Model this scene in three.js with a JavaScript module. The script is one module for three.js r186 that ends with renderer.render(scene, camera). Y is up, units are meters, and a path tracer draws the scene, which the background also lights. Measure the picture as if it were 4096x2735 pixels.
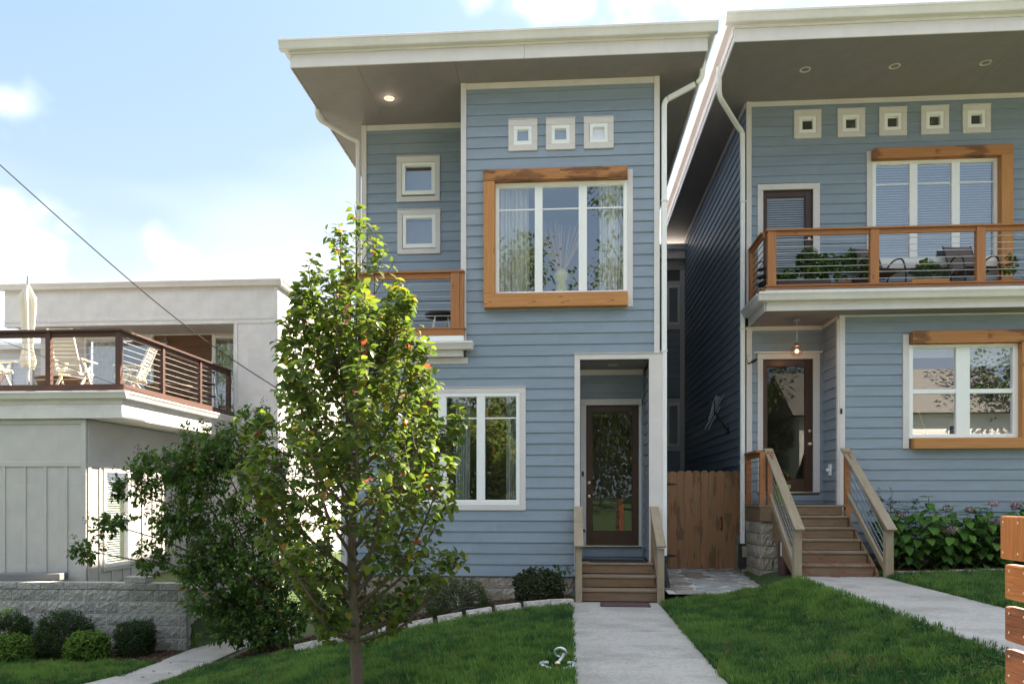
import * as THREE from 'three';
import { mergeGeometries } from 'three/addons/utils/BufferGeometryUtils.js';

// ---------------------------------------------------------------- camera, sky, sun, exposure
const scene = new THREE.Scene();
const camera = new THREE.PerspectiveCamera(47.05, 1024 / 683, 0.1, 900);
camera.position.set(0, 1.57, 0);
camera.rotation.y = Math.atan(227 / 3142);
camera.setViewOffset(4096, 2735, 0, -622, 4096, 2735);       // shift lens: verticals stay upright
scene.add(camera);
const renderer = new THREE.WebGLRenderer({ antialias: true });
renderer.setSize(1024, 683);
renderer.toneMapping = THREE.LinearToneMapping;
renderer.toneMappingExposure = 5.6;
renderer.shadowMap.enabled = true;

const SUN_AZ = 46.5 * Math.PI / 180, SUN_EL = 42.3 * Math.PI / 180;   // behind the houses, to the right
const sunDir = new THREE.Vector3(Math.sin(SUN_AZ) * Math.cos(SUN_EL), Math.sin(SUN_EL), -Math.cos(SUN_AZ) * Math.cos(SUN_EL));
const sun = new THREE.DirectionalLight(0xfff0d8, 4.6);
sun.position.copy(sunDir).multiplyScalar(60);
sun.castShadow = true; sun.shadow.radius = 1; sun.shadow.mapSize.set(4096, 4096);
Object.assign(sun.shadow.camera, { left: -30, right: 30, top: 30, bottom: -30, near: 1, far: 150 });
scene.add(sun, sun.target);

function rng(seed) { let a = seed >>> 0; return () => { a |= 0; a = a + 0x6D2B79F5 | 0; let t = Math.imul(a ^ a >>> 15, 1 | a); t = t + Math.imul(t ^ t >>> 7, 61 | t) ^ t; return ((t ^ t >>> 14) >>> 0) / 4294967296; }; }
const rnd = rng(20240611);
const rr = (a, b) => a + (b - a) * rnd();
const lerp = (a, b, t) => a + (b - a) * t, clamp = (x, a = 0, b = 1) => Math.min(b, Math.max(a, x));
const smooth = (a, b, x) => { const t = clamp((x - a) / (b - a)); return t * t * (3 - 2 * t); };
const HT = new Float32Array(65536); { const r = rng(7); for (let i = 0; i < 65536; i++) HT[i] = r(); }
const hsh = (x, y, p) => (p & (p - 1)) ? HT[((((x % p) + p) % p) * 157 + (((y % p) + p) % p) * 7919 + p * 31) & 65535] : HT[((x & (p - 1)) * 157 + (y & (p - 1)) * 7919 + p * 31) & 65535];
function vnoise(x, y, p = 256) {                                   // tileable value noise, period p cells
  const xi = Math.floor(x), yi = Math.floor(y), fx = x - xi, fy = y - yi, u = fx * fx * (3 - 2 * fx), v = fy * fy * (3 - 2 * fy);
  return lerp(lerp(hsh(xi, yi, p), hsh(xi + 1, yi, p), u), lerp(hsh(xi, yi + 1, p), hsh(xi + 1, yi + 1, p), u), v);
}
function fbm(x, y, p = 256, o = 5) { let s = 0, a = .5, n = 0; for (let i = 0; i < o; i++) { s += a * vnoise(x, y, p); n += a; x *= 2; y *= 2; p *= 2; a *= .5; } return s / n; }
function vn3(x, y, z) { const zi = Math.floor(z), f = z - zi, u = f * f * (3 - 2 * f); return lerp(vnoise(x + zi * 37, y + zi * 91), vnoise(x + zi * 37 + 37, y + zi * 91 + 91), u); }

{ // the sky: pale blue air, whiter towards the horizon and the sun, bluest opposite it, with soft cumulus
  const SKY = .36, w = 2048, h = 1024, data = new Float32Array(w * h * 4), D2R = Math.PI / 180;
  // cumulus: [azimuth from -z towards +x, elevation, half width, half height, strength] in degrees
  const cum = [[-38, 22.8, 1.9, 1.4, .4], [-37, 15.0, 3.6, 2.6, .55], [-28, 16, 1.9, 1.2, .45], [-24, 15, 1.9, .9, .45], [-18.4, 16, 1.7, 1.2, .5], [-3, 32.6, 2.6, 1.9, .7], [9, 33.4, 8, 3, .8], [22, 33, 7, 4, .8], [34, 38, 9, 4, .8], [-12, 41, 5, 3, .7],
    [-52, 20, 9, 4, .8], [-72, 26, 10, 4, .8], [-100, 18, 12, 4, .8], [-60, 42, 10, 6, .7], [57, 24, 10, 4, .8], [80, 22, 12, 4, .8], [66, 52, 10, 6, .7], [-24, 56, 9, 6, .7], [15, 62, 10, 7, .7], [110, 30, 12, 5, .7], [128, 20, 8, 3.5, .7], [176, 23, 3, 1.8, .6], [-150, 30, 9, 4, .7], [-140, 36, 10, 5, .7], [-120, 50, 12, 7, .7], [120, 55, 12, 7, .7], [178, 58, 12, 7, .7]];
  { const q = rng(55); for (let i = 0; i < 64; i++) { const a = q() * 360 - 180, e = 18 + 68 * q(); if ((a > -46 && a < 46 && e < 44) || (Math.abs(a) > 142 && e < 36)) continue; cum.push([a, e, (6 + 7 * q()) / Math.max(.45, Math.cos(e * D2R) ** .3), 3.5 + 4 * q(), .85]); } }
  for (let j = 0; j < h; j++) {
    const el = ((j + .5) / h - .5) * 180, E = el * D2R, near = cum.filter(c => Math.abs(el - c[1]) < c[3] * 2.2), cE = Math.cos(E), cy = Math.sin(E);
    for (let i = 0; i < w; i++) {
      const k = (j * w + i) * 4; let r = .12, g = .14, b = .11;
      if (el > -1) {
        const th = ((i + .5) / w - .5) * 2 * Math.PI, cx = Math.cos(th) * cE, cz = Math.sin(th) * cE, az = Math.atan2(cx, -cz) / D2R;
        const cs = cx * sunDir.x + cy * sunDir.y + cz * sunDir.z, gam = Math.acos(clamp(cs, -1, 1)) / D2R, t = clamp(cy);
        const a = Math.pow(1 - t, 3.6) * lerp(.8, 1, smooth(125, 70, gam)), dim = lerp(.92, 1, smooth(140, 60, gam));
        r = lerp(.125, .61, a) * dim; g = lerp(.25, .635, a) * dim; b = lerp(.42, .68, a) * dim;
        const gl = .62 * Math.exp(-gam / 34) + 1.6 * Math.exp(-gam / 6); r += gl; g += gl * .97; b += gl * .92;
        let c = 0;
        for (const [ca, ce, rx, ry, st] of near) {
          let da = az - ca; if (da > 180) da -= 360; if (da < -180) da += 360; da *= cE;
          if (Math.abs(da) > rx * 2) continue;
          const y0 = (el - ce) / ry, b0 = Math.sqrt((da / rx) ** 2 + (y0 < 0 ? y0 * 1.3 : y0) ** 2); if (b0 > 2.2) continue;
          const nx = az * .42 + ca, ny = el * .5 + ce * 3, q = fbm(nx, ny, 256, 6) - .5, q2 = fbm(nx * .4 + 9, ny * .4, 256, 3) - .5;
          const d = b0 - q * 1.9 - q2 * .9;
          c = Math.max(c, smooth(1.4, -.2, d) * st);
        }
        const veil = smooth(.5, .85, fbm(az * .03 + 40, el * .09, 256, 4)) * .3;
        r = lerp(r, 1.2, veil); g = lerp(g, 1.22, veil); b = lerp(b, 1.25, veil);
        const lit = lerp(2.3, 1.2, smooth(110, 50, gam)); r = lerp(r, lit, c); g = lerp(g, lit * .985, c); b = lerp(b, lit * .97, c);   // clouds that face the sun are the brightest
      }
      data[k] = r * SKY; data[k + 1] = g * SKY; data[k + 2] = b * SKY; data[k + 3] = 1;
    }
  }
  const sky = new THREE.DataTexture(data, w, h, THREE.RGBAFormat, THREE.FloatType);
  sky.mapping = THREE.EquirectangularReflectionMapping; sky.magFilter = THREE.LinearFilter; sky.needsUpdate = true;
  scene.background = sky; scene.environment = sky;
}

// ---------------------------------------------------------------- helpers
const names = new Map();
const numbered = n => { const k = names.get(n) || 0; names.set(n, k + 1); return k ? `${n}_${String(k).padStart(3, '0')}` : n; };
function off(o) { const v = new THREE.Vector3(); for (let p = o; p && p !== scene; p = p.parent) v.add(p.position); return v; }
function tag(o, label, category, group, kind) { if (label) o.userData.label = label; if (category) o.userData.category = category; if (group) o.userData.group = group; if (kind) o.userData.kind = kind; return o; }
function thing(name, label, category, pos = [0, 0, 0], group) { const o = new THREE.Group(); o.name = numbered(name); o.position.set(...pos); scene.add(o); return tag(o, label, category, group); }
function sub(name, parent, pos) { const o = new THREE.Group(); o.name = name; parent.add(o); if (pos) o.position.set(...pos).sub(off(parent)); return o; }
// a mesh; pos is in world axes when the parents are not turned
function part(name, geo, mat, parent, pos = [0, 0, 0], rot) {
  const m = new THREE.Mesh(geo, mat); m.name = parent === scene ? numbered(name) : name; m.castShadow = m.receiveShadow = true;
  m.position.set(...pos); if (parent !== scene) m.position.sub(off(parent)); if (rot) m.rotation.set(...rot); parent.add(m); return m;
}
function local(name, geo, mat, parent, pos = [0, 0, 0], rot) { const m = new THREE.Mesh(geo, mat); m.name = name; m.castShadow = m.receiveShadow = true; m.position.set(...pos); if (rot) m.rotation.set(...rot); parent.add(m); return m; }
function meshGeo(pos, uv, idx) { const g = new THREE.BufferGeometry(); g.setAttribute('position', new THREE.Float32BufferAttribute(pos, 3)); if (uv) g.setAttribute('uv', new THREE.Float32BufferAttribute(uv, 2)); if (idx) g.setIndex(idx); g.computeVertexNormals(); return g; }
function boxUV(g, ou = 0, ov = 0, long = null) {                   // uv in metres; u runs along the longest side
  const p = g.attributes.position, n = g.attributes.normal, uv = new Float32Array(p.count * 2);
  g.computeBoundingBox(); const s = new THREE.Vector3(); g.boundingBox.getSize(s); const S = [s.x, s.y, s.z];
  const L = long ?? (S[0] >= S[1] && S[0] >= S[2] ? 0 : S[1] >= S[2] ? 1 : 2);
  for (let i = 0; i < p.count; i++) {
    const P = [p.getX(i), p.getY(i), p.getZ(i)], N = [Math.abs(n.getX(i)), Math.abs(n.getY(i)), Math.abs(n.getZ(i))];
    const f = N[0] > N[1] && N[0] > N[2] ? 0 : N[1] > N[2] ? 1 : 2, o = [0, 1, 2].filter(a => a !== f);
    let a = o[0], b = o[1]; if (b === L) [a, b] = [b, a];
    uv[2 * i] = P[a] + ou; uv[2 * i + 1] = P[b] + ov;
  }
  g.setAttribute('uv', new THREE.BufferAttribute(uv, 2)); return g;
}
function cbox(w, h, d, b = .004, long = null, ro = true) {                     // box with chamfered edges, 44 triangles
  b = Math.min(b, w * .3, h * .3, d * .3); const X = w / 2, Y = h / 2, Z = d / 2, pos = [];
  const v = (sx, sy, sz, f) => [sx * (X - (f === 0 ? 0 : b)), sy * (Y - (f === 1 ? 0 : b)), sz * (Z - (f === 2 ? 0 : b))];
  const tri = (a, c, e) => {
    const ux = c[0] - a[0], uy = c[1] - a[1], uz = c[2] - a[2], vx = e[0] - a[0], vy = e[1] - a[1], vz = e[2] - a[2];
    const nx = uy * vz - uz * vy, ny = uz * vx - ux * vz, nz = ux * vy - uy * vx, m = [a[0] + c[0] + e[0], a[1] + c[1] + e[1], a[2] + c[2] + e[2]];
    if (nx * m[0] + ny * m[1] + nz * m[2] < 0) [c, e] = [e, c]; pos.push(...a, ...c, ...e);
  };
  const quad = (a, c, e, f) => { tri(a, c, e); tri(a, e, f); };
  for (const s of [-1, 1]) {
    quad(v(s, -1, -1, 0), v(s, 1, -1, 0), v(s, 1, 1, 0), v(s, -1, 1, 0)); quad(v(-1, s, -1, 1), v(1, s, -1, 1), v(1, s, 1, 1), v(-1, s, 1, 1)); quad(v(-1, -1, s, 2), v(1, -1, s, 2), v(1, 1, s, 2), v(-1, 1, s, 2));
    for (const t of [-1, 1]) {
      quad(v(s, t, -1, 0), v(s, t, 1, 0), v(s, t, 1, 1), v(s, t, -1, 1)); quad(v(s, -1, t, 0), v(s, 1, t, 0), v(s, 1, t, 2), v(s, -1, t, 2)); quad(v(-1, s, t, 1), v(1, s, t, 1), v(1, s, t, 2), v(-1, s, t, 2));
      for (const q of [-1, 1]) tri(v(s, t, q, 0), v(s, t, q, 1), v(s, t, q, 2));
    }
  }
  const g = meshGeo(pos); return boxUV(g, ro ? rr(0, 9) : 0, ro ? rr(0, 9) : 0, long);
}
function bx(name, x0, x1, y0, y1, z0, z1, mat, parent, b = .004, long = null) { return part(name, cbox(Math.abs(x1 - x0), Math.abs(y1 - y0), Math.abs(z1 - z0), b, long), mat, parent, [(x0 + x1) / 2, (y0 + y1) / 2, (z0 + z1) / 2]); }
// a squared bar from a to b (world points), w across, h up
function barGeo(a, b, w, h, bev = .003) {
  const A = new THREE.Vector3(...a), B = new THREE.Vector3(...b), d = B.clone().sub(A), L = d.length(); d.normalize();
  const g = cbox(w, h, L, bev, 2), up = Math.abs(d.y) > .99 ? new THREE.Vector3(0, 0, 1) : new THREE.Vector3(0, 1, 0);
  const X = up.clone().cross(d).normalize(), Y = d.clone().cross(X).normalize();
  return { g, m: new THREE.Matrix4().makeBasis(X, Y, d), c: A.add(B).multiplyScalar(.5) };
}
function bar(name, a, b, w, h, mat, parent, bev) { const { g, m, c } = barGeo(a, b, w, h, bev); const o = part(name, g, mat, parent, [c.x, c.y, c.z]); o.quaternion.setFromRotationMatrix(m); return o; }
function tubeGeo(pts, r, seg = 0, rad = 6, r1 = null) {
  const P = pts.map(p => new THREE.Vector3(...p)), c = P.length > 2 ? new THREE.CatmullRomCurve3(P, false, 'centripetal') : new THREE.LineCurve3(P[0], P[1]);
  const n = seg || (P.length > 2 ? P.length * 4 : 1), g = new THREE.TubeGeometry(c, n, r, rad, false);
  if (r1 !== null) { const p = g.attributes.position; for (let i = 0; i <= n; i++) { const q = c.getPointAt(i / n), k = lerp(1, r1 / r, i / n); for (let j = 0; j <= rad; j++) { const t = i * (rad + 1) + j; p.setXYZ(t, q.x + (p.getX(t) - q.x) * k, q.y + (p.getY(t) - q.y) * k, q.z + (p.getZ(t) - q.z) * k); } } g.computeVertexNormals(); }
  return g;
}
const tube = (name, pts, r, mat, parent, seg, rad, r1) => { const o = off(parent === scene ? null : parent); return local(parent === scene ? numbered(name) : name, tubeGeo(pts.map(p => [p[0] - o.x, p[1] - o.y, p[2] - o.z]), r, seg, rad, r1), mat, parent); };
function lathe(pts, seg = 20) { return new THREE.LatheGeometry(pts.map(p => new THREE.Vector2(...p)), seg); }
function prism(pts, len, axis = 'x') {                             // closed profile [[out, up], ...] drawn along x (out = +z) or along z (out = +x)
  const s = new THREE.Shape(pts.map(p => new THREE.Vector2(...p))), g = new THREE.ExtrudeGeometry(s, { depth: len, bevelEnabled: false, steps: 1 });
  g.translate(0, 0, -len / 2); if (axis === 'x') g.rotateY(-Math.PI / 2).scale(1, 1, 1);
  return boxUV(g.index ? g.toNonIndexed() : g);
}
const V = (x, y, z) => new THREE.Vector3(x, y, z);

// ---------------------------------------------------------------- procedural textures and materials
const lin = c => c <= .0031308 ? c * 12.92 : 1.055 * Math.pow(c, 1 / 2.4) - .055;
function tex(size, f, srgb = true, rep = 1, h = size) {            // f(u, v) -> [r, g, b] linear albedo (srgb) or a value
  const d = new Uint8Array(size * h * 4);
  for (let j = 0; j < h; j++) for (let i = 0; i < size; i++) { let c = f(i / size, j / h); if (typeof c === 'number') c = [c, c, c]; const k = (j * size + i) * 4; for (let q = 0; q < 3; q++) d[k + q] = 255 * clamp(srgb ? lin(clamp(c[q])) : c[q]); d[k + 3] = 255; }
  const t = new THREE.DataTexture(d, size, h, THREE.RGBAFormat); t.wrapS = t.wrapT = THREE.RepeatWrapping; t.magFilter = THREE.LinearFilter; t.minFilter = THREE.LinearMipmapLinearFilter; t.generateMipmaps = true;
  if (srgb) t.colorSpace = THREE.SRGBColorSpace; if (Array.isArray(rep)) t.repeat.set(...rep); else t.repeat.set(rep, rep); t.needsUpdate = true; return t;
}
const mixc = (a, b, t) => [lerp(a[0], b[0], t), lerp(a[1], b[1], t), lerp(a[2], b[2], t)], mulc = (a, k) => [a[0] * k, a[1] * k, a[2] * k];
const std = o => new THREE.MeshStandardMaterial(Object.assign({ roughness: .75, metalness: 0 }, o)), phy = o => new THREE.MeshPhysicalMaterial(Object.assign({ roughness: .5, metalness: 0 }, o));
const rgb = (r, g, b) => new THREE.Color().setRGB(r, g, b);
function wood(light, dark, grey, seed, o = {}) {                   // grain along u
  const s = 512, knots = []; const r = rng(seed); for (let i = 0; i < (o.knots ?? 5); i++) knots.push([r(), r(), .01 + .012 * r()]);
  const st = o.stain || 0, wt = o.weather || 0;
  const f = (u, v) => {
    let du = 0; let kn = 0; for (const [a, b, q] of knots) { let x = u - a, y = v - b; x -= Math.round(x); y -= Math.round(y); const d = Math.hypot(x * .5, y) / q; kn = Math.max(kn, smooth(1.1, .5, d)); du += Math.exp(-d * d * .12) * Math.sign(y) * q * .8; }
    const w = v + du * .6 + .02 * fbm(u * 4 + seed, v * 4, 64, 3);
    const g1 = fbm(u * 3 + seed, w * 48, 256, 4), g2 = fbm(u * 12, w * 160 + seed, 512, 2), ring = .5 + .5 * Math.sin(w * 130 + fbm(u * 3, w * 9, 64, 3) * 9);
    let c = mixc(light, dark, clamp(.15 + .55 * (g1 - .3) + .28 * ring * g1 + .3 * (g2 - .5)));
    c = mixc(c, mulc(dark, .45), kn * .85);
    if (wt) c = mixc(c, grey, clamp(wt * (.5 + 1.4 * (fbm(u * 5 + 3, v * 10 + seed, 64, 4) - .4))));
    if (st) c = mixc(c, mulc(dark, .3), st * smooth(.54, .68, fbm(u * 5 + seed, v * 6, 64, 4)) * (.5 + .5 * g2));
    return c;
  };
  const map = tex(s, f, true, o.rep || [.8, 2]), bump = tex(s, (u, v) => .5 + .5 * (fbm(u * 3 + seed, v * 60, 256, 3) - .5) + .3 * (fbm(u * 10, v * 180, 512, 2) - .5), false, o.rep || [.8, 2]);
  return std({ map, bumpMap: bump, bumpScale: o.bump ?? .0025, roughness: o.rough ?? .72 });
}
function painted(c, o = {}) {                                      // paint with faint wear and brush grain
  const v = o.vary ?? .1, map = tex(256, (a, b) => mulc(c, 1 - v / 2 + v * (fbm(a * 6, b * 6, 64, 4) - .5) * 1.6 + v * .5 * (fbm(a * 60, b * 20, 128, 2) - .5)), true, o.rep || .7);
  const bump = tex(256, (a, b) => fbm(a * 14, b * (o.grain ? 120 : 30), 256, 3), false, o.rep || .7);
  return std({ map, bumpMap: bump, bumpScale: o.bump ?? .0012, roughness: o.rough ?? .55 });
}
const M = {};
M.siding = [0, 1, 2].map(i => painted(mulc([.262, .316, .384], [.97, 1.0, 1.035][i]), { vary: .12, grain: true, rep: [.35, 1.4], bump: .0008, rough: .4 }));
M.trim = painted([.70, .648, .635], { vary: .08, rough: .55 });
M.soffit = painted([.30, .262, .262], { vary: .10, rough: .7 });
M.gutter = painted([.755, .715, .70], { vary: .08, rough: .38, bump: .0005 });
M.white = std({ color: rgb(.86, .855, .85), roughness: .35 });
M.stucco = painted([.74, .70, .68], { vary: .14, rough: .75, bump: .002 });
M.greige = painted([.57, .535, .51], { vary: .1, rough: .7, bump: .0015 });
M.cedar = wood([.57, .265, .09], [.32, .12, .035], [.3, .22, .16], 11, { knots: 5 });
M.cedarStain = wood([.52, .23, .08], [.24, .088, .03], [.3, .22, .16], 23, { knots: 6, stain: .85, rep: [.55, 1.7] });
M.rail = wood([.43, .185, .07], [.25, .092, .035], [.3, .2, .14], 31, { knots: 4 });
M.redwood = wood([.095, .040, .026], [.055, .021, .014], [.2, .12, .09], 41, { knots: 3, rough: .6 });
M.grey = wood([.33, .255, .155], [.19, .125, .065], [.34, .31, .25], 51, { weather: .55 });
M.tread = wood([.24, .155, .09], [.13, .078, .043], [.34, .29, .23], 61, { weather: .45 });
M.riser = wood([.215, .125, .062], [.11, .058, .028], [.3, .25, .19], 67, { weather: .25 });
M.gate = [71, 72, 73, 74].map((s, i) => wood([.40 + .06 * (i % 2), .215, .095], [.18, .082, .035], [.3, .23, .16], s, { knots: 6, stain: .6, weather: .18, rep: [.45, 2.2] }));
M.board = wood([.50, .175, .045], [.17, .042, .012], [.4, .25, .15], 83, { knots: 3, rep: [1.5, 3.4], rough: .5 });
M.board2 = wood([.34, .10, .03], [.11, .028, .01], [.4, .25, .15], 84, { knots: 3, stain: .5, rep: [1.5, 3.4], rough: .55, bump: .004 });
M.plankWall = wood([.20, .105, .052], [.10, .045, .022], [.2, .14, .1], 87, { knots: 5 });
M.mahogany = wood([.075, .030, .018], [.035, .014, .009], [.1, .06, .05], 91, { knots: 0, rough: .35, bump: .0008 });
M.doorGlass = phy({ color: 0xffffff, roughness: 0, transmission: 1, thickness: 0, ior: 1.75 });
M.glass = phy({ color: 0xffffff, roughness: 0, transmission: 1, thickness: 0, ior: 3.2 });
M.metal = std({ color: rgb(.62, .63, .63), metalness: 1, roughness: .32 });
M.rod = std({ color: rgb(.55, .57, .58), metalness: 1, roughness: .35 });
M.brass = std({ color: rgb(.72, .60, .40), metalness: 1, roughness: .28 });
M.black = std({ color: rgb(.018, .018, .02), roughness: .5 });
M.iron = std({ color: rgb(.03, .028, .027), roughness: .55, metalness: .3 });
M.rubber = std({ color: rgb(.03, .03, .032), roughness: .8 });
M.room = std({ color: rgb(.17, .155, .135), roughness: .9 });
M.floorIn = wood([.22, .12, .06], [.12, .06, .03], [.2, .15, .1], 97, { knots: 1, rough: .35 });
M.curtain = phy({ color: rgb(.86, .85, .78), roughness: .95, transmission: .3, thickness: 0, side: THREE.DoubleSide });
M.blind = phy({ color: rgb(.44, .47, .49), roughness: .9, transmission: .12, thickness: 0 });
M.roof = std({ color: rgb(.72, .71, .69), roughness: .9 });     // white roof membrane
{
  const c = tex(1024, (u, v) => { const a = fbm(u * 5, v * 5, 64, 5), b = fbm(u * 90, v * 90, 512, 2), sp = smooth(.72, .82, vnoise(u * 200, v * 200, 200)); return mulc(mixc(mixc([.41, .39, .365], [.29, .275, .25], clamp((a - .42) * 2.2)), [.17, .155, .13], .22 * smooth(.6, .8, fbm(u * 9 + 31, v * 9, 64, 5))), .84 + .32 * b - .2 * sp); }, true, .45);
  const b = tex(512, (u, v) => .6 * fbm(u * 70, v * 70, 512, 3) + .4 * fbm(u * 6, v * 6, 64, 3), false, .9);
  M.concrete = std({ map: c, bumpMap: b, bumpScale: .004, roughness: .88 });
  const bc = (k, t, seed) => tex(512, (u, v) => { const a = fbm(u * 6 + seed, v * 6, 64, 4), g = fbm(u * 60, v * 60 + seed, 256, 3), e = smooth(.55, .7, fbm(u * 4 + 7 + seed, v * 7, 64, 4)); return mulc(mixc(t, [.5, .49, .47], e * .5), k * (.66 + .36 * a + .62 * (g - .44))); }, true, 1.6);
  const bb = tex(512, (u, v) => fbm(u * 26, v * 26, 128, 5), false, 1.6);
  M.block = [0, 1, 2, 3].map(i => std({ map: bc([1, .84, 1.1, .93][i], [.43, .405, .375], i * 5), bumpMap: bb, bumpScale: .024, roughness: .95 }));
  M.blockTan = [0, 1, 2].map(i => std({ map: bc([1, .9, 1.06][i], [.40, .345, .275], i * 7 + 40), bumpMap: bb, bumpScale: .02, roughness: .95 }));
  M.mortar = std({ color: rgb(.58, .57, .55), bumpMap: bb, bumpScale: .004, roughness: .95 });
  M.flag = [0, 1, 2].map(i => std({ map: bc([1, .85, 1.1][i], [[.36, .335, .30], [.33, .28, .23], [.34, .345, .33]][i], i * 9 + 80), bumpMap: bb, bumpScale: .008, roughness: .85 }));
}
M.soil = std({ map: tex(512, (u, v) => { const a = fbm(u * 30, v * 30, 128, 4), b = fbm(u * 5, v * 5, 64, 3); return mixc([.055, .036, .022], [.11, .07, .042], clamp(a * 1.5 - .4 + (b - .5) * .5)); }, true, 1.2), bumpMap: tex(256, (u, v) => fbm(u * 30, v * 30, 128, 4), false, 1.2), bumpScale: .03, roughness: 1 });
// ---------------------------------------------------------------- ground
const HX = [[-60, -1.6], [-20, -1.1], [-6.4, -1.0], [-5.3, -.99], [-4.6, -.84], [-4, -.70], [-3, -.46], [-2, -.26], [-1, -.10], [-.3, -.03], [0, -.02], [1.36, -.02], [1.7, .0], [2.4, .09], [2.9, .18], [3.2, .27], [3.42, .36], [4.65, .37], [6, .42], [9, .5], [14, .55], [60, .8]];
function hx(x) { for (let i = 1; i < HX.length; i++) if (x < HX[i][0]) { const a = HX[i - 1], b = HX[i]; return lerp(a[1], b[1], clamp((x - a[0]) / (b[0] - a[0]))); } return HX[HX.length - 1][1]; }
function ground(x, z) {
  let y = (hx(x - .25) + hx(x) * 2 + hx(x + .25)) / 4;
  if (x < -6.2 && z < -12.72) y = lerp(y, .0, smooth(-6.2, -6.4, x));
  const edge = (x < .1 || (x > 1.3 && x < 3.4) || x > 4.6) ? 1 : 0;
  y += edge * .03 * (fbm(x * .9 + 20, z * .9 + 20, 256, 3) - .5);
  if (x > 1.45 && x < 3.25 && z < -11.8) y = lerp(y, Math.min(y, .10 + .03 * clamp(-12 - z, 0, 3)), smooth(-11.8, -12.3, z));
  const t = smooth(-4, 1.5, z); y = lerp(y, -.12, t * .9);
  y += 1.6 * smooth(10, 24, z);                                     // bank across the street
  return y;
}
function sheet(xs, zs, f, uvs = 1) {
  const p = [], u = [], ix = []; for (const z of zs) for (const x of xs) { p.push(x, f(x, z), z); u.push(x * uvs, -z * uvs); }
  const n = xs.length; for (let j = 0; j < zs.length - 1; j++) for (let i = 0; i < n - 1; i++) { const a = j * n + i; ix.push(a, a + n, a + 1, a + 1, a + n, a + n + 1); }
  return meshGeo(p, u, ix);
}
const steps = (a, b, s) => { const o = []; const n = Math.max(1, Math.round((b - a) / s)); for (let i = 0; i <= n; i++) o.push(lerp(a, b, i / n)); return o; };
const uniq = a => [...new Set(a.map(v => +v.toFixed(3)))].sort((p, q) => p - q);
{
  const xs = uniq([-400, -200, -100, -60, -40, -28, -20, ...steps(-16, 14, .25), -6.45, -6.18, 18, 25, 40, 60, 100, 200, 400]);
  const zs = uniq([-400, -200, -100, -60, -40, -30, ...steps(-24, -14, .6), ...steps(-14, -3, .25), -12.78, -12.66, ...steps(-3, 30, .8), 40, 60, 100, 200, 400]);
  const map = tex(1024, (u, v) => { const a = fbm(u * 7, v * 7, 64, 4), b = fbm(u * 120, v * 120, 512, 2); return mulc(mixc(mixc([.028, .062, .014], [.055, .092, .022], a), [.075, .06, .03], smooth(.6, .78, fbm(u * 15 + 3, v * 15, 64, 4)) * .6), .5 + b); }, true, .33);
  const g = part('ground', sheet(xs, zs, ground), std({ map, roughness: 1, bumpMap: map, bumpScale: .02 }), scene); tag(g, 'green lawn ground rising from the lower side yard to the houses', 'ground', null, 'structure');
  const road = part('road', sheet(steps(-80, 80, 4), steps(3.2, 9.4, .8), (x, z) => ground(x, z) + .012), std({ map: tex(512, (u, v) => mulc([.33, .31, .285], .75 + .5 * fbm(u * 80, v * 80, 256, 3)), true, .5), roughness: .95 }), scene); tag(road, 'pale concrete street in front of the houses', 'road', null, 'structure');
  const walk = part('sidewalk', sheet(steps(-80, 80, 4), steps(-.2, 1.9, .7), (x, z) => ground(x, z) + .05), M.concrete, scene); tag(walk, 'pale concrete sidewalk along the street', 'sidewalk', null, 'structure');
}
function slabPath(name, label, x0, x1, zs, yf, skew = 0) {
  const g = new THREE.Group(); g.name = numbered(name); scene.add(g); g.position.set((x0 + x1) / 2, yf(zs[0]), zs[0]); tag(g, label, 'path', null, 'structure');
  for (let i = 0; i < zs.length - 1; i++) {
    const a = zs[i], b = zs[i + 1], w = x1 - x0, L = b - a - .012, m = bx('slab', x0 + rr(-.004, .004), x1 + rr(-.004, .004), -.13, 0, a + .008, b - .008, M.concrete, g, .018, 0);
    m.position.y = yf((a + b) / 2) - .065 - g.position.y; m.rotation.x = -Math.atan2(yf(b) - yf(a), b - a) + 0; m.rotation.z = rr(-.002, .002); m.position.x += skew * ((a + b) / 2 - zs[0]);
  }
  return g;
}
slabPath('front_path', 'pale concrete slab path leading to the three wooden porch steps', .03, 1.35, [-11.85, -10.78, -9.27, -7.75, -6.25, -4.75, -3.25, -1.75, 0], z => .004);
slabPath('front_path', 'pale concrete slab path leading to the six step wooden stair', 3.36, 4.64, [-12.05, -10.9, -9.4, -7.9, -6.4, -4.9, -3.4, -1.9, -.4], z => lerp(.395, .02, smooth(-4.5, -.5, z)));
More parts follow.
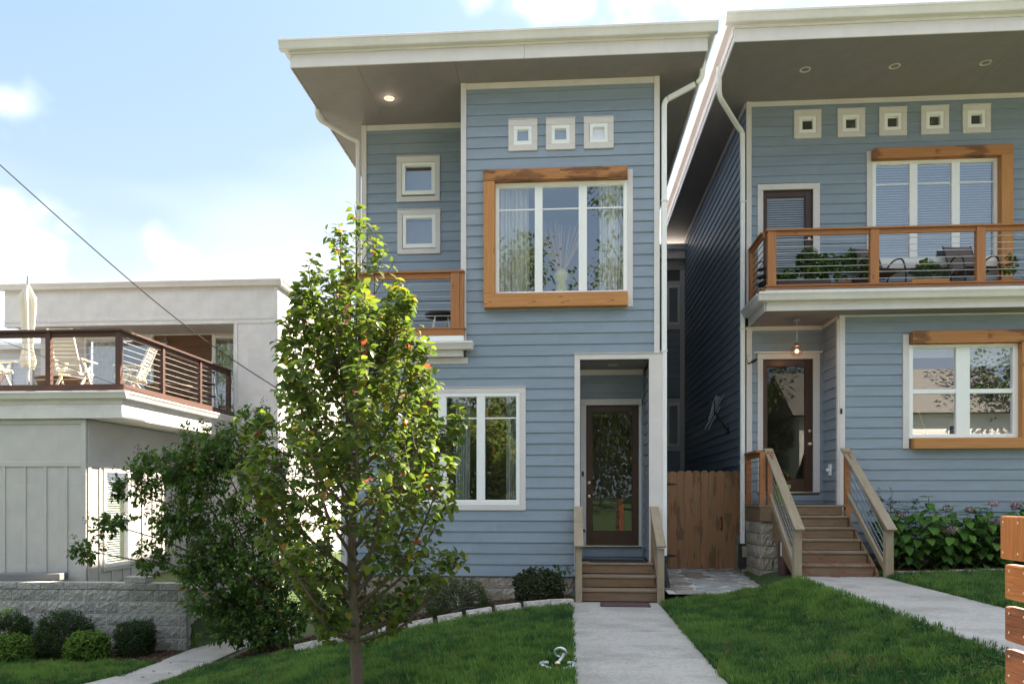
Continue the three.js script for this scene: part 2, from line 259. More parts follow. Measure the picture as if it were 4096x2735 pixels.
{ // narrow side path by the retaining wall, bending towards the street
  const g = new THREE.Group(); g.name = numbered('side_path'); scene.add(g); g.position.set(-5.8, -.98, -12); tag(g, 'narrow concrete side path bending past the grey block wall', 'path', null, 'structure');
  const cl = [[-5.72, -17.5], [-5.75, -15.8], [-5.8, -14.2], [-5.85, -12.9], [-5.87, -11.7], [-5.98, -10.55], [-6.35, -9.5], [-6.95, -8.6], [-7.8, -7.9], [-8.9, -7.4]], hw = .4;
  const nrm = i => { const a = cl[Math.max(0, i - 1)], b = cl[Math.min(cl.length - 1, i + 1)], dx = b[0] - a[0], dz = b[1] - a[1], l = Math.hypot(dx, dz); return [dz / l, -dx / l]; };
  for (let i = 0; i < cl.length - 1; i++) {
    const y = -.965 + .012 * (i % 2), A = cl[i], B = cl[i + 1], na = nrm(i), nb = nrm(i + 1), dx = B[0] - A[0], dz = B[1] - A[1], l = Math.hypot(dx, dz), ex = dx / l * .007, ez = dz / l * .007;
    const q = [[A[0] + na[0] * hw + ex, A[1] + na[1] * hw + ez], [A[0] - na[0] * hw + ex, A[1] - na[1] * hw + ez], [B[0] - nb[0] * hw - ex, B[1] - nb[1] * hw - ez], [B[0] + nb[0] * hw - ex, B[1] + nb[1] * hw - ez]];
    const s = new THREE.Shape(q.map(([a, b]) => new THREE.Vector2(a, -b))), e = new THREE.ExtrudeGeometry(s, { depth: .1, bevelEnabled: true, bevelSize: .008, bevelThickness: .008, bevelSegments: 1 }); e.rotateX(-Math.PI / 2);
    part('slab', boxUV(e.index ? e.toNonIndexed() : e), M.concrete, g, [0, y - .1, 0]);
  }
}
{ // flagstone patio between the houses
  const g = new THREE.Group(); g.name = 'flagstone_patio'; scene.add(g); g.position.set(2.3, .1, -13.5); tag(g, 'patchwork flagstone paving between the two blue houses', 'paving', null, 'structure');
  const r = rng(99), fy = z => .115 + .035 * clamp(-12 - z, 0, 3.4);
  part('mortar', sheet(steps(1.5, 3.35, .2), steps(-15.6, -11.95, .2), (x, z) => fy(z) + .004), M.mortar, g);
  for (let j = 0; j < 8; j++) for (let i = 0; i < 4; i++) {
    const cx = 1.52 + (i + .5) * .455 + (r() - .5) * .1 + (j % 2) * .06, cz = -15.4 + (j + .5) * .44 + (r() - .5) * .1; if (cx < 1.5 || cx > 3.35) continue;
    const n = 6 + (r() * 2 | 0), pts = []; for (let k = 0; k < n; k++) { const a = (k + .35 * r()) / n * Math.PI * 2; pts.push(new THREE.Vector2(Math.cos(a) * (.225 + .04 * r()) , Math.sin(a) * (.205 + .04 * r()))); }
    const e = new THREE.ExtrudeGeometry(new THREE.Shape(pts), { depth: .02, bevelEnabled: true, bevelSize: .006, bevelThickness: .005, bevelSegments: 1 }); e.rotateX(-Math.PI / 2);
    part('flagstone', boxUV(e.index ? e.toNonIndexed() : e, r() * 5, r() * 5), M.flag[r() * 3 | 0], g, [cx, fy(cz) - .008 + r() * .004, cz]);
  }
}
const EDGE = [[-4.4, -11.3], [-3.9, -11.02], [-3.5, -10.86], [-3.05, -10.78], [-2.65, -10.75], [-2.25, -10.77], [-1.85, -10.83], [-1.45, -10.91], [-1.05, -11.0], [-.65, -11.12], [-.25, -11.25], [.02, -11.33]];
const edgeZ = x => { if (x < EDGE[0][0]) return EDGE[0][1] - (EDGE[0][0] - x) * .8; for (let i = 1; i < EDGE.length; i++) if (x < EDGE[i][0]) { const a = EDGE[i - 1], b = EDGE[i]; return lerp(a[1], b[1], (x - a[0]) / (b[0] - a[0])); } return -11.33; };
{
  const bed = (name, label, xs, z0, z1) => { const p = [], u = [], ix = [], n = 16; for (const x of xs) for (let j = 0; j <= n; j++) { const z = lerp(z0(x), z1(x), j / n); p.push(x, ground(x, z) + .018 + .02 * fbm(x * 6 + 9, z * 6 + 9, 256, 3), z); u.push(x, -z); } for (let i = 0; i < xs.length - 1; i++) for (let j = 0; j < n; j++) { const a = i * (n + 1) + j; ix.push(a, a + n + 1, a + 1, a + 1, a + n + 1, a + n + 2); } const m = part(name, meshGeo(p, u, ix), M.soil, scene); m.material = M.soil; return tag(m, label, 'mulch bed', null, 'structure'); };
  bed('mulch_bed', 'dark mulch bed in front of the block foundation', steps(-5.3, .02, .12), x => edgeZ(x) - .04, x => -12.9);
  bed('mulch_bed', 'dark mulch bed under the clipped bushes at the grey block wall', steps(-12, -6.35, .2), x => -11.75 - .1 * Math.sin(x * 2), x => -12.62);
  bed('mulch_bed', 'dark mulch bed under the hydrangea bush', steps(4.9, 9, .2), x => -12.25 + .12 * Math.sin(x), x => -13.9);
}
// ---------------------------------------------------------------- building helpers
const LAP = .1778;
// lap siding as single planks on a wall whose own axes are x along, y up, z out
function siding(parent, u0, u1, y0, y1, yref, holes = [], put = null) {
  const P = [], eps = 1e-4;
  const k0 = Math.floor((y0 - yref) / LAP + eps), k1 = Math.ceil((y1 - yref) / LAP - eps);
  for (let k = k0; k < k1; k++) {
    const rb = yref + k * LAP, b = Math.max(y0, rb), t = Math.min(y1, rb + LAP); if (t - b < .012) continue;
    let xs = [u0, u1]; const H = holes.filter(h => h[2] < t - .004 && h[3] > b + .004); for (const h of H) xs.push(h[0], h[1]);
    xs = uniq(xs.filter(x => x >= u0 - eps && x <= u1 + eps)); let run = [];
    const flush = () => { run = []; };
    const segs = [];
    for (let i = 0; i < xs.length - 1; i++) {
      const m = (xs[i] + xs[i + 1]) / 2, c = H.filter(h => m > h[0] && m < h[1]); let iv = [[b, t]];
      for (const h of c) iv = iv.flatMap(([p, q]) => { const o = []; if (h[2] > p + .006) o.push([p, Math.min(q, h[2])]); if (h[3] < q - .006) o.push([Math.max(p, h[3]), q]); return h[2] >= q || h[3] <= p ? [[p, q]] : o; });
      for (const v of iv) segs.push([xs[i], xs[i + 1], v[0], v[1]]);
    }
    for (const s of segs) { const l = P.find(p => p[4] === k && Math.abs(p[1] - s[0]) < eps && Math.abs(p[2] - s[2]) < eps && Math.abs(p[3] - s[3]) < eps); if (l) l[1] = s[1]; else P.push([...s, k]); }
  }
  for (const [a, b, p, q, k] of P) {
    const cuts = [a]; if (b - a > 3.7) cuts.push(a + (b - a) * (.3 + .4 * hsh(k, 3, 97))); cuts.push(b);
    for (let i = 0; i < cuts.length - 1; i++) {
      const L = cuts[i + 1] - cuts[i] - (i ? .002 : 0), h = q - p, rb = yref + k * LAP, th = y => lerp(.022, .004, (y - rb) / LAP), e = .0012;
      const g = prism([[-.004, 0], [th(p) - e, 0], [th(p), e * 1.5], [th(q), h + .002], [-.004, h + .002]], L, 'x'), uo = rr(0, 9); const uv = g.attributes.uv; for (let j = 0; j < uv.count; j++) uv.setXY(j, uv.getX(j) + uo, uv.getY(j) + uo * .7);
      local('siding_plank', g, M.siding[Math.floor(hsh(k, i + Math.round(a * 10), 89) * 3)], parent, [(cuts[i] + cuts[i + 1]) / 2, p, 0]);
    }
  }
}
// a wall panel with openings, its outer face at z = 0 of its own axes, thickness back
function wallGeo(u0, u1, y0, y1, holes = [], t = .14) {
  const s = new THREE.Shape([V2(u0, y0), V2(u1, y0), V2(u1, y1), V2(u0, y1)]);
  for (const h of holes) s.holes.push(new THREE.Path([V2(h[0], h[2]), V2(h[0], h[3]), V2(h[1], h[3]), V2(h[1], h[2])]));
  const g = new THREE.ExtrudeGeometry(s, { depth: t, bevelEnabled: false }); g.translate(0, 0, -t); return boxUV(g.index ? g.toNonIndexed() : g);
}
const V2 = (x, y) => new THREE.Vector2(x, y);
// a wall group with its own axes placed at z (front walls) or turned; u is world x for front walls
function wall(name, house, mat, u0, u1, y0, y1, open, place = {}) {
  const m = new THREE.Mesh(wallGeo(u0, u1, y0, y1, open, place.t ?? .14), mat); m.name = name; m.castShadow = m.receiveShadow = true; house.add(m);
  m.position.set(place.x ?? 0, 0, place.z ?? 0).sub(off(house)); if (place.turn) m.rotation.y = place.turn; return m;
}
const inset = (r, d) => [r[0] + d, r[1] - d, r[2] + d, r[3] - d];
// casing boards round a rectangle [x0,x1,y0,y1] (outer), widths l r t b, standing p proud of z
function casing(win, r, w, z, mat, p = .036) {
  const [x0, x1, y0, y1] = r, [l, rt, t, b] = w;
  if (t) { bx('head_casing', x0 - (w[4] || 0), x1 + (w[4] || 0), y1 - t, y1, z, z + p, mat, win, .003); bx('drip_cap', x0 - .004, x1 + .004, y1 + .0005, y1 + .012, z, z + p + .012, mat, win, .002); }
  if (b) bx('sill_casing', x0, x1, y0, y0 + b, z, z + p, mat, win, .003);
  if (l) bx('side_casing', x0, x0 + l, y0 + b + .001, y1 - t - .001, z, z + p - .002, mat, win, .003);
  if (rt) bx('side_casing', x1 - rt, x1, y0 + b + .001, y1 - t - .001, z, z + p - .002, mat, win, .003);
}
// frame with panes: fr = outer frame rect, panes = glass rects; muntin = list of y across each pane
function windowUnit(win, fr, panes, z, o = {}) {
  const d0 = z - .07, d1 = z + (o.proud ?? .018), mat = o.mat || M.white, g = [], [x0, x1, y0, y1] = fr;
  const rows = uniq([y0, ...panes.flatMap(p => [p[2], p[3]]), y1]);
  const F = (a, b, c, d, e, f, n) => { if (b - a > .003 && d - c > .003) bx(n || 'frame', a, b, c, d, e, f, mat, win, .0035); };
  const ymin = Math.min(...panes.map(p => p[2])), ymax = Math.max(...panes.map(p => p[3])), xmin = Math.min(...panes.map(p => p[0])), xmax = Math.max(...panes.map(p => p[1]));
  F(x0, x1, ymax, y1, d0, d1); F(x0, x1, y0, ymin, d0, d1); F(x0, xmin, ymin, ymax, d0, d1 - .001); F(xmax, x1, ymin, ymax, d0, d1 - .001);
  const cols = uniq(panes.flatMap(p => [p[0], p[1]])); for (let i = 1; i < cols.length - 1; i += 2) F(cols[i], cols[i + 1], ymin, ymax, d0, d1 - .002, 'mullion');
  if (o.rail) for (const p of o.rail) F(p[0], p[1], p[2], p[3], d0 + .01, d1 - .008, 'meeting_rail');
  for (const p of panes) {
    part('pane', new THREE.PlaneGeometry(p[1] - p[0] + .01, p[3] - p[2] + .01), o.glass || M.glass, win, [(p[0] + p[1]) / 2, (p[2] + p[3]) / 2, z - .022 + rr(-.001, .001)], [rr(-.003, .003), rr(-.004, .004), 0]);
    bx('stop_bead', p[0], p[1], p[3] - .012, p[3] - .0005, z - .035, z - .006, mat, win, .002); bx('stop_bead', p[0], p[1], p[2] + .0005, p[2] + .014, z - .035, z - .004, mat, win, .002);
    for (const my of o.muntin || []) bx('muntin', p[0] + .0005, p[1] - .0005, my - .011, my + .011, z - .034, z - .012, mat, win, .002);
  }
}
const KG = [[0, 0], [.075, 0], [.085, .012], [.1, .05], [.118, .085], [.128, .096], [.128, .125], [.12, .131], [.112, .125], [0, .125]];   // ogee gutter profile
function gutterX(parent, x0, x1, y, z, s = 1, mat = M.gutter) { return part('gutter', prism(KG.map(([a, b]) => [a * s, b * s]), x1 - x0, 'x'), mat, parent, [(x0 + x1) / 2, y, z]); }
function gutterZ(parent, x, y, z0, z1, side, s = 1, mat = M.gutter) { const g = prism(KG.map(([a, b]) => [a * s * side, b * s]), z1 - z0, 'z'); return part('gutter', g, mat, parent, [x, y, (z0 + z1) / 2]); }
function downspout(parent, pts, w = .082, d = .062, mat = M.gutter) {          // square pipe with rounded elbows, ribs and straps
  const g = [], n = 10, P = pts.map(p => V(...p)), path = [];
  for (let i = 0; i < P.length; i++) { if (!i || i === P.length - 1) { path.push(P[i]); continue; } const a = P[i - 1].clone().sub(P[i]), b = P[i + 1].clone().sub(P[i]), r = Math.min(.12, a.length() * .45, b.length() * .45); a.setLength(r); b.setLength(r); for (let k = 0; k <= 6; k++) { const t = k / 6, q = P[i].clone().add(a).multiplyScalar((1 - t) ** 2).add(P[i].clone().multiplyScalar(2 * t * (1 - t))).add(P[i].clone().add(b).multiplyScalar(t * t)); path.push(q); } }
  const prof = [], c = .012; for (const [sx, sz] of [[1, 1], [-1, 1], [-1, -1], [1, -1]]) { const e = [[sx * (w / 2 - c), sz * d / 2], [sx * w / 2, sz * (d / 2 - c)]]; if (sx * sz > 0) e.reverse(); prof.push(...e); }
  const rib = []; for (let i = 0; i < prof.length; i++) { const a = prof[i], b = prof[(i + 1) % prof.length], L = Math.hypot(b[0] - a[0], b[1] - a[1]); rib.push(a); if (L > .03) for (const t of [.3, .36, .64, .7]) { const k = t === .36 || t === .64 ? .93 : 1; rib.push([lerp(a[0], b[0], t) * k, lerp(a[1], b[1], t) * k]); } }
  const pos = [], ix = []; const o = off(parent);
  const N = rib.length; for (let i = 0; i < path.length; i++) { const t = path[Math.min(i + 1, path.length - 1)].clone().sub(path[Math.max(i - 1, 0)]).normalize(); const X = Math.abs(t.x) > .9 ? V(0, t.x > 0 ? -1 : 1, 0) : V(1, 0, 0); const Zv = X.clone().cross(t).normalize(), Xv = t.clone().cross(Zv).normalize(); for (const [a, b] of rib) { const q = path[i].clone().addScaledVector(Xv, a).addScaledVector(Zv, -b); pos.push(q.x - o.x, q.y - o.y, q.z - o.z); } }
  for (let i = 0; i < path.length - 1; i++) for (let j = 0; j < N; j++) { const a = i * N + j, b = i * N + (j + 1) % N; ix.push(a, b, a + N, b, b + N, a + N); }
  return local('downspout', meshGeo(pos, null, ix).toNonIndexed(), mat, parent);
}
function canLight(parent, x, y, z, lit) {                          // recessed ceiling light seen from below
  const g = sub('recessed_light', parent, [x, y, z]);
  local('trim_ring', lathe([[.062, .02], [.066, -.004], [.088, -.006], [.092, 0]], 24), std({ color: rgb(.70, .66, .58), roughness: .5, side: THREE.DoubleSide }), g);
  local('lamp', new THREE.CircleGeometry(.064, 20).rotateX(Math.PI / 2), lit ? std({ color: rgb(.9, .9, .85), emissive: rgb(1, .93, .78), emissiveIntensity: 1.6, roughness: .6 }) : std({ color: rgb(.62, .57, .48), roughness: .6 }), g, [0, .004, 0]);
  if (lit) { const l = new THREE.PointLight(0xffe9c8, .02, 0, 2); l.name = 'recessed_lamp'; l.position.set(x, y - .05, z); l.castShadow = true; l.shadow.radius = 3; scene.add(l); }
  return g;
}
function fullDoor(house, o) {                                      // dark wood full-glass door: o = {x0,x1,y0,y1,z,glass:[..],knob}
  const d = sub('door', house, [(o.x0 + o.x1) / 2, o.y0, o.z]), m = M.mahogany, [a, b, c, e] = o.glass, z0 = o.z - .045, z1 = o.z;
  bx('stile', o.x0, a, o.y0, o.y1, z0, z1, m, d, .003, 1); bx('stile', b, o.x1, o.y0, o.y1, z0, z1, m, d, .003, 1);
  bx('rail', a, b, e, o.y1, z0, z1 - .001, m, d, .003); bx('rail', a, b, o.y0, c, z0, z1 - .001, m, d, .003);
  for (const [p, q, r, s] of [[a, a + .014, c, e], [b - .014, b, c, e], [a + .014, b - .014, c, c + .014], [a + .014, b - .014, e - .014, e]]) bx('glazing_bead', p, q, r, s, z0 + .012, z1 - .009, m, d, .002);
  part('pane', new THREE.PlaneGeometry(b - a, e - c), M.doorGlass, d, [(a + b) / 2, (c + e) / 2, o.z - .024], [0, .002, 0]);
  const k = lathe([[.0, 0], [.033, 0], [.033, .006], [.014, .012], [.012, .04], [.026, .05], [.031, .062], [.026, .074], [.0, .078]], 16); k.rotateX(Math.PI / 2);
  part('handle', k, M.brass, d, [o.knob[0], o.knob[1], o.z]); const db = lathe([[0, 0], [.029, 0], [.029, .01], [.02, .016], [0, .017]], 14); db.rotateX(Math.PI / 2); part('lock', db, M.brass, d, [o.knob[0], o.knob[1] + .24, o.z]);
  return d;
}
function curtain(parent, x0, x1, y0, y1, z, seed, mat = M.curtain, flare = 0) {
  const n = 56, m = 10, p = [], ix = [], r = rng(seed), f = 5 + r() * 3, o = off(parent);
  for (let j = 0; j <= m; j++) for (let i = 0; i <= n; i++) { const u = i / n, v = j / m, w = lerp(1, .86, (1 - v) * .5) + flare * (1 - v); p.push(lerp(x0, x0 + (x1 - x0) * w, u) - o.x, lerp(y0, y1, v) - o.y, z - o.z + .035 * Math.sin(u * f * 6.28 + Math.sin(u * 9 + seed) * 1.4 + .5 * (1 - v)) + .012 * Math.sin(u * 40 + seed)); }
  for (let j = 0; j < m; j++) for (let i = 0; i < n; i++) { const a = j * (n + 1) + i; ix.push(a, a + 1, a + n + 1, a + 1, a + n + 2, a + n + 1); }
  return local('curtain', meshGeo(p, null, ix), mat, parent);
}
function blind(parent, x0, x1, y0, y1, z, gap = .046, tilt = .75) { const gs = []; const o = off(parent); for (let y = y0; y < y1 - .02; y += gap) { const g = new THREE.BoxGeometry(x1 - x0, .0022, .05); g.rotateX(tilt); g.translate((x0 + x1) / 2 - o.x, y - o.y, z - o.z); gs.push(g); } const hd = new THREE.BoxGeometry(x1 - x0, .05, .05); hd.translate((x0 + x1) / 2 - o.x, y1 - .02 - o.y, z - o.z); gs.push(hd); return local('blind', mergeGeometries(gs), M.blind, parent); }
function stone(w, h, d, seed, rough = .018) {                      // split-face block: rough front (+z), plain other sides
  const nx = 7, ny = 4, pos = [], r = (i, j) => (i === 0 || j === 0 || i === nx || j === ny) ? -rough * .35 : rough * (vnoise(i * 1.3 + seed * 17, j * 1.7 + seed * 5) * 1.5 - .45);
  const P = (i, j) => [(i / nx - .5) * w, (j / ny - .5) * h, d / 2 + r(i, j)];
  for (let j = 0; j < ny; j++) for (let i = 0; i < nx; i++) pos.push(...P(i, j), ...P(i + 1, j), ...P(i + 1, j + 1), ...P(i, j), ...P(i + 1, j + 1), ...P(i, j + 1));
  const X = w / 2, Y = h / 2, Z = d / 2 - rough * .35, q = (a, b, c, e) => pos.push(...a, ...b, ...c, ...a, ...c, ...e);
  q([X, -Y, Z], [X, -Y, -d / 2], [X, Y, -d / 2], [X, Y, Z]); q([-X, -Y, -d / 2], [-X, -Y, Z], [-X, Y, Z], [-X, Y, -d / 2]); q([-X, Y, Z], [X, Y, Z], [X, Y, -d / 2], [-X, Y, -d / 2]); q([-X, -Y, -d / 2], [X, -Y, -d / 2], [X, -Y, Z], [-X, -Y, Z]);
  return boxUV(meshGeo(pos), seed * 1.37, seed * 2.11);
}
const stones = new Map(); const stoneGeo = (w, h, d, v, rough) => { const k = [w, h, d, v, rough].map(q => (+q).toFixed(3)).join(); if (!stones.has(k)) stones.set(k, stone(w, h, d, v + 1, rough)); return stones.get(k); };
// courses of split-face blocks filling x0..x1, y0..y1 of a front face at z
function courses(parent, x0, x1, y0, y1, z, mats, o = {}) {
  const bl = o.bl || .406, bh = o.bh || .203, d = o.d || .19, gap = o.gap ?? .009, r = rng(o.seed || 5); let row = 0;
  for (let y = y1; y > y0 + .02; y -= bh, row++) {
    let x = x0 - (row % 2 ? bl / 2 : 0) + (o.shift || 0); while (x > x0 + .01) x -= bl;
    for (; x < x1 - .02; x += bl) { const a = Math.max(x, x0), b = Math.min(x + bl, x1), lo = Math.max(y - bh, y0); if (b - a < .05) continue; part('block', stoneGeo(b - a - gap, y - lo - gap, d, Math.floor(r() * 5), o.rough ?? .02), mats[Math.floor(r() * mats.length)], parent, [(a + b) / 2, (y + lo) / 2, z - d / 2 + r() * .006]); }
  }
}
function cableRail(parent, a, b, n, y0, y1, mat = M.rod, r = .0065) { for (let i = 0; i < n; i++) { const y = lerp(y0, y1, (i + .5) / n); tube('cable', [[a[0], y, a[1]], [b[0], y, b[1]]], r, mat, parent, 1, 6); } }
// ---------------------------------------------------------------- the middle blue house
{
  const B = -12.7, Wz = -14.0, S = 8.30, H = thing('blue_house', 'slate blue lap-sided house with flat overhanging roof behind the young tree', 'house', [-1.1, 0, -12.7]);
  const XL = -3.74, XB = -1.75, XR = 1.45;
  // openings
  const bigF = [-1.182, .94, 4.844, 6.654], lowF = [-2.78, -.79, 1.45, 3.262], porch = [.183, 1.281, .5, 3.785];
  const small = [[-.888, -.594], [-.28, .018], [.335, .627]].map(([a, b]) => [a, b, 7.268, 7.573]);
  // bay wall (upper right) and ground floor front
  const bay = wall('front_wall', H, M.room, XB + .003, XR - .003, 3.9, S - .001, [bigF, ...small].map(r => inset(r, .01)), { z: B });
  siding(bay, XB + .08, XR - .08, 3.9, S - .10, .308, [[-1.19, 1.02, 4.64, 6.82], ...small.map((r, i) => [[-.97, -.36, .248][i], [-.51, .10, .713][i], 7.175, 7.67])].map(h => inset(h, .004)));
  const low = wall('front_wall', H, M.room, XL + .003, XR - .003, .31, 3.899, [inset(lowF, .01), [porch[0], porch[1], .3101, porch[3]]].map((h, i) => i ? [h[0], h[1], .45, h[3]] : h), { z: B });
  siding(low, XL + .08, XR - .09, .308, 3.9, .308, [[-2.88, -.692, 1.364, 3.35], [.095, 1.5, .30, 3.87], [XL, -1.66, 3.74, 3.95]].map(h => inset(h, .004)));
  // wing front wall (upper left, set back)
  const wf = [[-3.0, -2.4, 7.02, 7.60], [-2.985, -2.39, 6.06, 6.655]];
  const wing = wall('front_wall', H, M.room, XL + .003, XB + .2, 4.1, S - .001, wf.map(r => inset(r, .01)), { z: Wz });
  siding(wing, XL + .08, XB - .001, 4.31, S - .1, .308, [[-3.09, -2.31, 6.90, 7.70], [-3.08, -2.30, 5.955, 6.75]].map(h => inset(h, .004)));
  // other walls
  bx('side_wall', XR - .14, XR - .001, .0, S, -23, B - .142, M.siding[1], H); bx('side_wall', XL + .001, XL + .14, -.6, 4.1, -18.5, B - .142, M.siding[1], H); bx('side_wall', XL + .002, XL + .142, 4.102, S, -16.2, Wz - .142, M.siding[1], H);
  bx('side_wall', XB + .001, XB + .14, 4.1, S, Wz - .142, B - .142, M.siding[1], H); bx('back_wall', XL + .145, XB + .1, 4.1, S, -16.199, -16.06, M.siding[1], H); bx('back_wall', XL + .145, XR - .145, .0, 4.0, -18.49, -18.35, M.siding[1], H);
  bx('inner_wall', XB - .1, XR - .145, 4.2, S, -18.0, -17.86, M.room, H);
  // floors
  bx('floor', XL + .145, XR - .145, .35, .5, -18.3, B - .145, M.floorIn, H); bx('floor', XL + .145, XR - .145, 4.0, 4.2, -18.3, B - .146, M.room, H);
  bx('ceiling', XL + .145, XR - .145, S - .02, S - .005, -18, Wz - .15, M.room, H);
  // trims
  const T = (n, a, b, c, d, z, p = .028, m = M.trim) => bx(n, a, b, c, d, z, z + p, m, H, .003);
  T('corner_board', XB, XB + .088, 4.10, S - .002, B, .038); T('corner_board', XR - .088, XR, 3.878, S - .002, B, .038);
  T('frieze_board', XB + .089, XR - .089, S - .102, S - .003, B, .027);
  T('corner_board', XL, XL + .09, 4.1, S - .002, Wz, .038); T('frieze_board', XL + .091, XB - .001, S - .10, S - .003, Wz, .027); T('corner_board', XL, XL + .09, .31, 3.73, B, .03);
  // foundation
  const F = sub('foundation', H, [-1.2, 0, B]); courses(F, XL + .02, .09, -1.05, .3, B - .01, M.blockTan, { seed: 12, rough: .016 });
  bx('backing', XL + .04, .08, -1.1, .299, -13.1, B - .028, M.mortar, F); bx('backing', .09, XR - .02, -.3, .30, -13.1, B - .03, M.mortar, F);
  T('skirt_board', XL + .09, .09, .292, .312, B, .024, M.siding[0]);
  // big window with timber surround
  {
    const w = sub('window', H, [-.12, 4.65, B]); windowUnit(w, bigF, [[-1.126, -.547, 4.89, 6.59], [-.422, .161, 4.886, 6.59], [.293, .876, 4.884, 6.59]], B + .012, { muntin: [6.23], proud: .016 });
    T2(w, 'side_casing', .942, 1.025, 4.629, 6.824, B); T2(w, 'side_casing', -1.27, -1.185, 4.66, 6.82, B);
    bx('head_beam', -1.374, .93, 6.655, 6.835, B, B + .155, M.cedarStain, w, .006); bx('side_beam', -1.366, -1.19, 4.846, 6.6535, B, B + .15, M.cedar, w, .006); bx('sill_beam', -1.362, .937, 4.622, 4.845, B, B + .152, M.cedar, w, .006);
    curtain(w, -1.13, -.66, 4.75, 6.7, B - .22, 3, M.curtain, .12); curtain(w, -.40 + .9, .9, 4.75, 6.7, B - .2, 5); bx('curtain_rod', -1.3, 1.1, 6.66, 6.68, B - .22, B - .2, M.iron, w);
  }
  function T2(p, n, a, b, c, d, z, m = M.trim, pr = .026) { return bx(n, a, b, c, d, z, z + pr, m, p, .003); }
  small.forEach((r, i) => { const w = sub('window', H, [(r[0] + r[1]) / 2, r[2], B]), o = [[-.974, -.505], [-.367, .104], [.243, .718]][i]; casing(w, [o[0], o[1], 7.172, 7.674], [.086, .09, .10, .097], B, M.trim, .04); windowUnit(w, r, [[r[0] + .057, r[1] - .057, 7.331, 7.514]], B + .012, { proud: .022 }); part('shade', new THREE.PlaneGeometry(.3, .3), M.blind, w, [(r[0] + r[1]) / 2, 7.42, B - .08]); });
  wf.forEach((r, i) => { const w = sub('window', H, [(r[0] + r[1]) / 2, r[2], Wz]), o = [[-3.095, -2.31, 6.896, 7.70], [-3.083, -2.30, 5.953, 6.75]][i]; casing(w, o, [.09, .09, .095, .09], Wz, M.trim, .04); windowUnit(w, r, [[r[0] + .062, r[1] - .062, r[2] + .07, r[3] - .06]], Wz + .012, { proud: .022 }); part('shade', new THREE.PlaneGeometry(.7, .7), M.curtain, w, [(r[0] + r[1]) / 2, r[2] + .3, Wz - .5]); });
  {
    const w = sub('window', H, [-1.75, 1.36, B]); casing(w, [-2.88, -.695, 1.362, 3.352], [.095, .092, .088, .088], B, M.trim, .03);
    windowUnit(w, lowF, [[-2.72, -2.12, 1.517, 3.209], [-1.99, -1.492, 1.517, 3.209], [-1.357, -.847, 1.517, 3.209]], B + .012, { muntin: [2.858] });
    curtain(w, -1.02, -.80, 1.2, 3.25, B - .2, 8, phy({ color: rgb(.50, .55, .56), roughness: .95, transmission: .25, thickness: 0 })); curtain(w, -1.86, -1.62, 1.2, 3.25, B - .2, 9, phy({ color: rgb(.50, .55, .56), roughness: .95, transmission: .25, thickness: 0 }));
  }
  // entry porch
  T('porch_casing', .092, .182, .31, 3.784, B, .036); T('porch_casing', 1.282, 1.497, .18, 3.784, B, .04); T('porch_casing', .092, 1.497, 3.785, 3.872, B, .038); bx('drip_cap', .085, 1.504, 3.8725, 3.884, B, B + .055, M.trim, H, .002);
  const PZ = -13.7;
  bx('porch_ceiling', .10, 1.40, 3.786, 3.86, PZ - .05, B - .142, M.soffit, H); bx('porch_wall', .04, .182, .45, 3.785, PZ, B - .141, M.siding[0], H);
  {
    const sw = new THREE.Mesh(wallGeo(-1, .02, .45, 3.785, [], .1), M.siding[2]); sw.name = 'porch_wall'; H.add(sw); sw.position.set(1.31, 0, B - .02).sub(off(H)); sw.rotation.y = -Math.PI / 2; siding(sw, -.97, -.03, .55, 3.70, .33);
    bx('corner_board', 1.255, 1.29, .55, 3.70, PZ + .002, PZ + .04, M.siding[0], H, .003);
  }
  const pb = wall('porch_wall', H, M.siding[1], .10, 1.42, .45, 3.8, [[.29, 1.22, .74, 3.19]], { z: PZ }); siding(pb, .19, 1.26, .545, 3.69, .53, [[.2, 1.32, .70, 3.29]]);
  T('frieze_board', .184, 1.28, 3.69, 3.783, PZ, .03);
  T('door_casing', .205, .302, .74, 3.167, PZ, .03); T('door_casing', 1.209, 1.306, .74, 3.167, PZ, .03); T('door_casing', .205, 1.306, 3.168, 3.275, PZ, .04); bx('threshold', .2, 1.31, .722, .742, PZ - .1, PZ + .06, M.metal, H, .003);
  fullDoor(H, { x0: .304, x1: 1.207, y0: .745, y1: 3.165, z: PZ - .03, glass: [.405, 1.106, .978, 3.054], knob: [.352, 1.585] });
  canLight(H, .74, 3.782, -13.2, false);
  bx('porch_floor', .10, 1.40, .44, .5, PZ, B + .01, M.tread, H);
  bx('inner_wall', -.2, 1.3, .5, 3.9, -15.8, -15.7, M.room, H);
  // balcony over the left part of the ground floor
  {
    const D = sub('balcony', H, [-2.7, 4.1, -13.2]), z = -12.62;
    bx('deck', XL, XB - .01, 4.13, 4.25, Wz, -12.56, M.tread, D); bx('rim_board', XL - .02, -1.675, 4.18, 4.285, -12.6, -12.555, M.rail, D); bx('rim_cap', XL - .03, -1.66, 4.286, 4.312, -12.70, -12.54, M.rail, D);
    bx('flashing', XL - .03, -1.69, 4.07, 4.178, -12.62, -12.552, M.white, D); bx('fascia', XL - .02, -1.70, 3.845, 3.96, B + .03, -12.56, M.trim, D); bx('fascia', XL - .02, -1.685, 3.96, 4.069, B + .03, -12.575, M.gutter, D); bx('frieze_board', XL, -1.637, 3.742, 3.842, B, B + .03, M.trim, D);
    gutterX(D, XL - .12, -1.53, 3.945, -12.572, 1.0); gutterZ(D, -1.645, 3.945, B + .002, -12.573, 1, .88);
    const R = sub('railing', H, [-2.7, 4.3, z]);
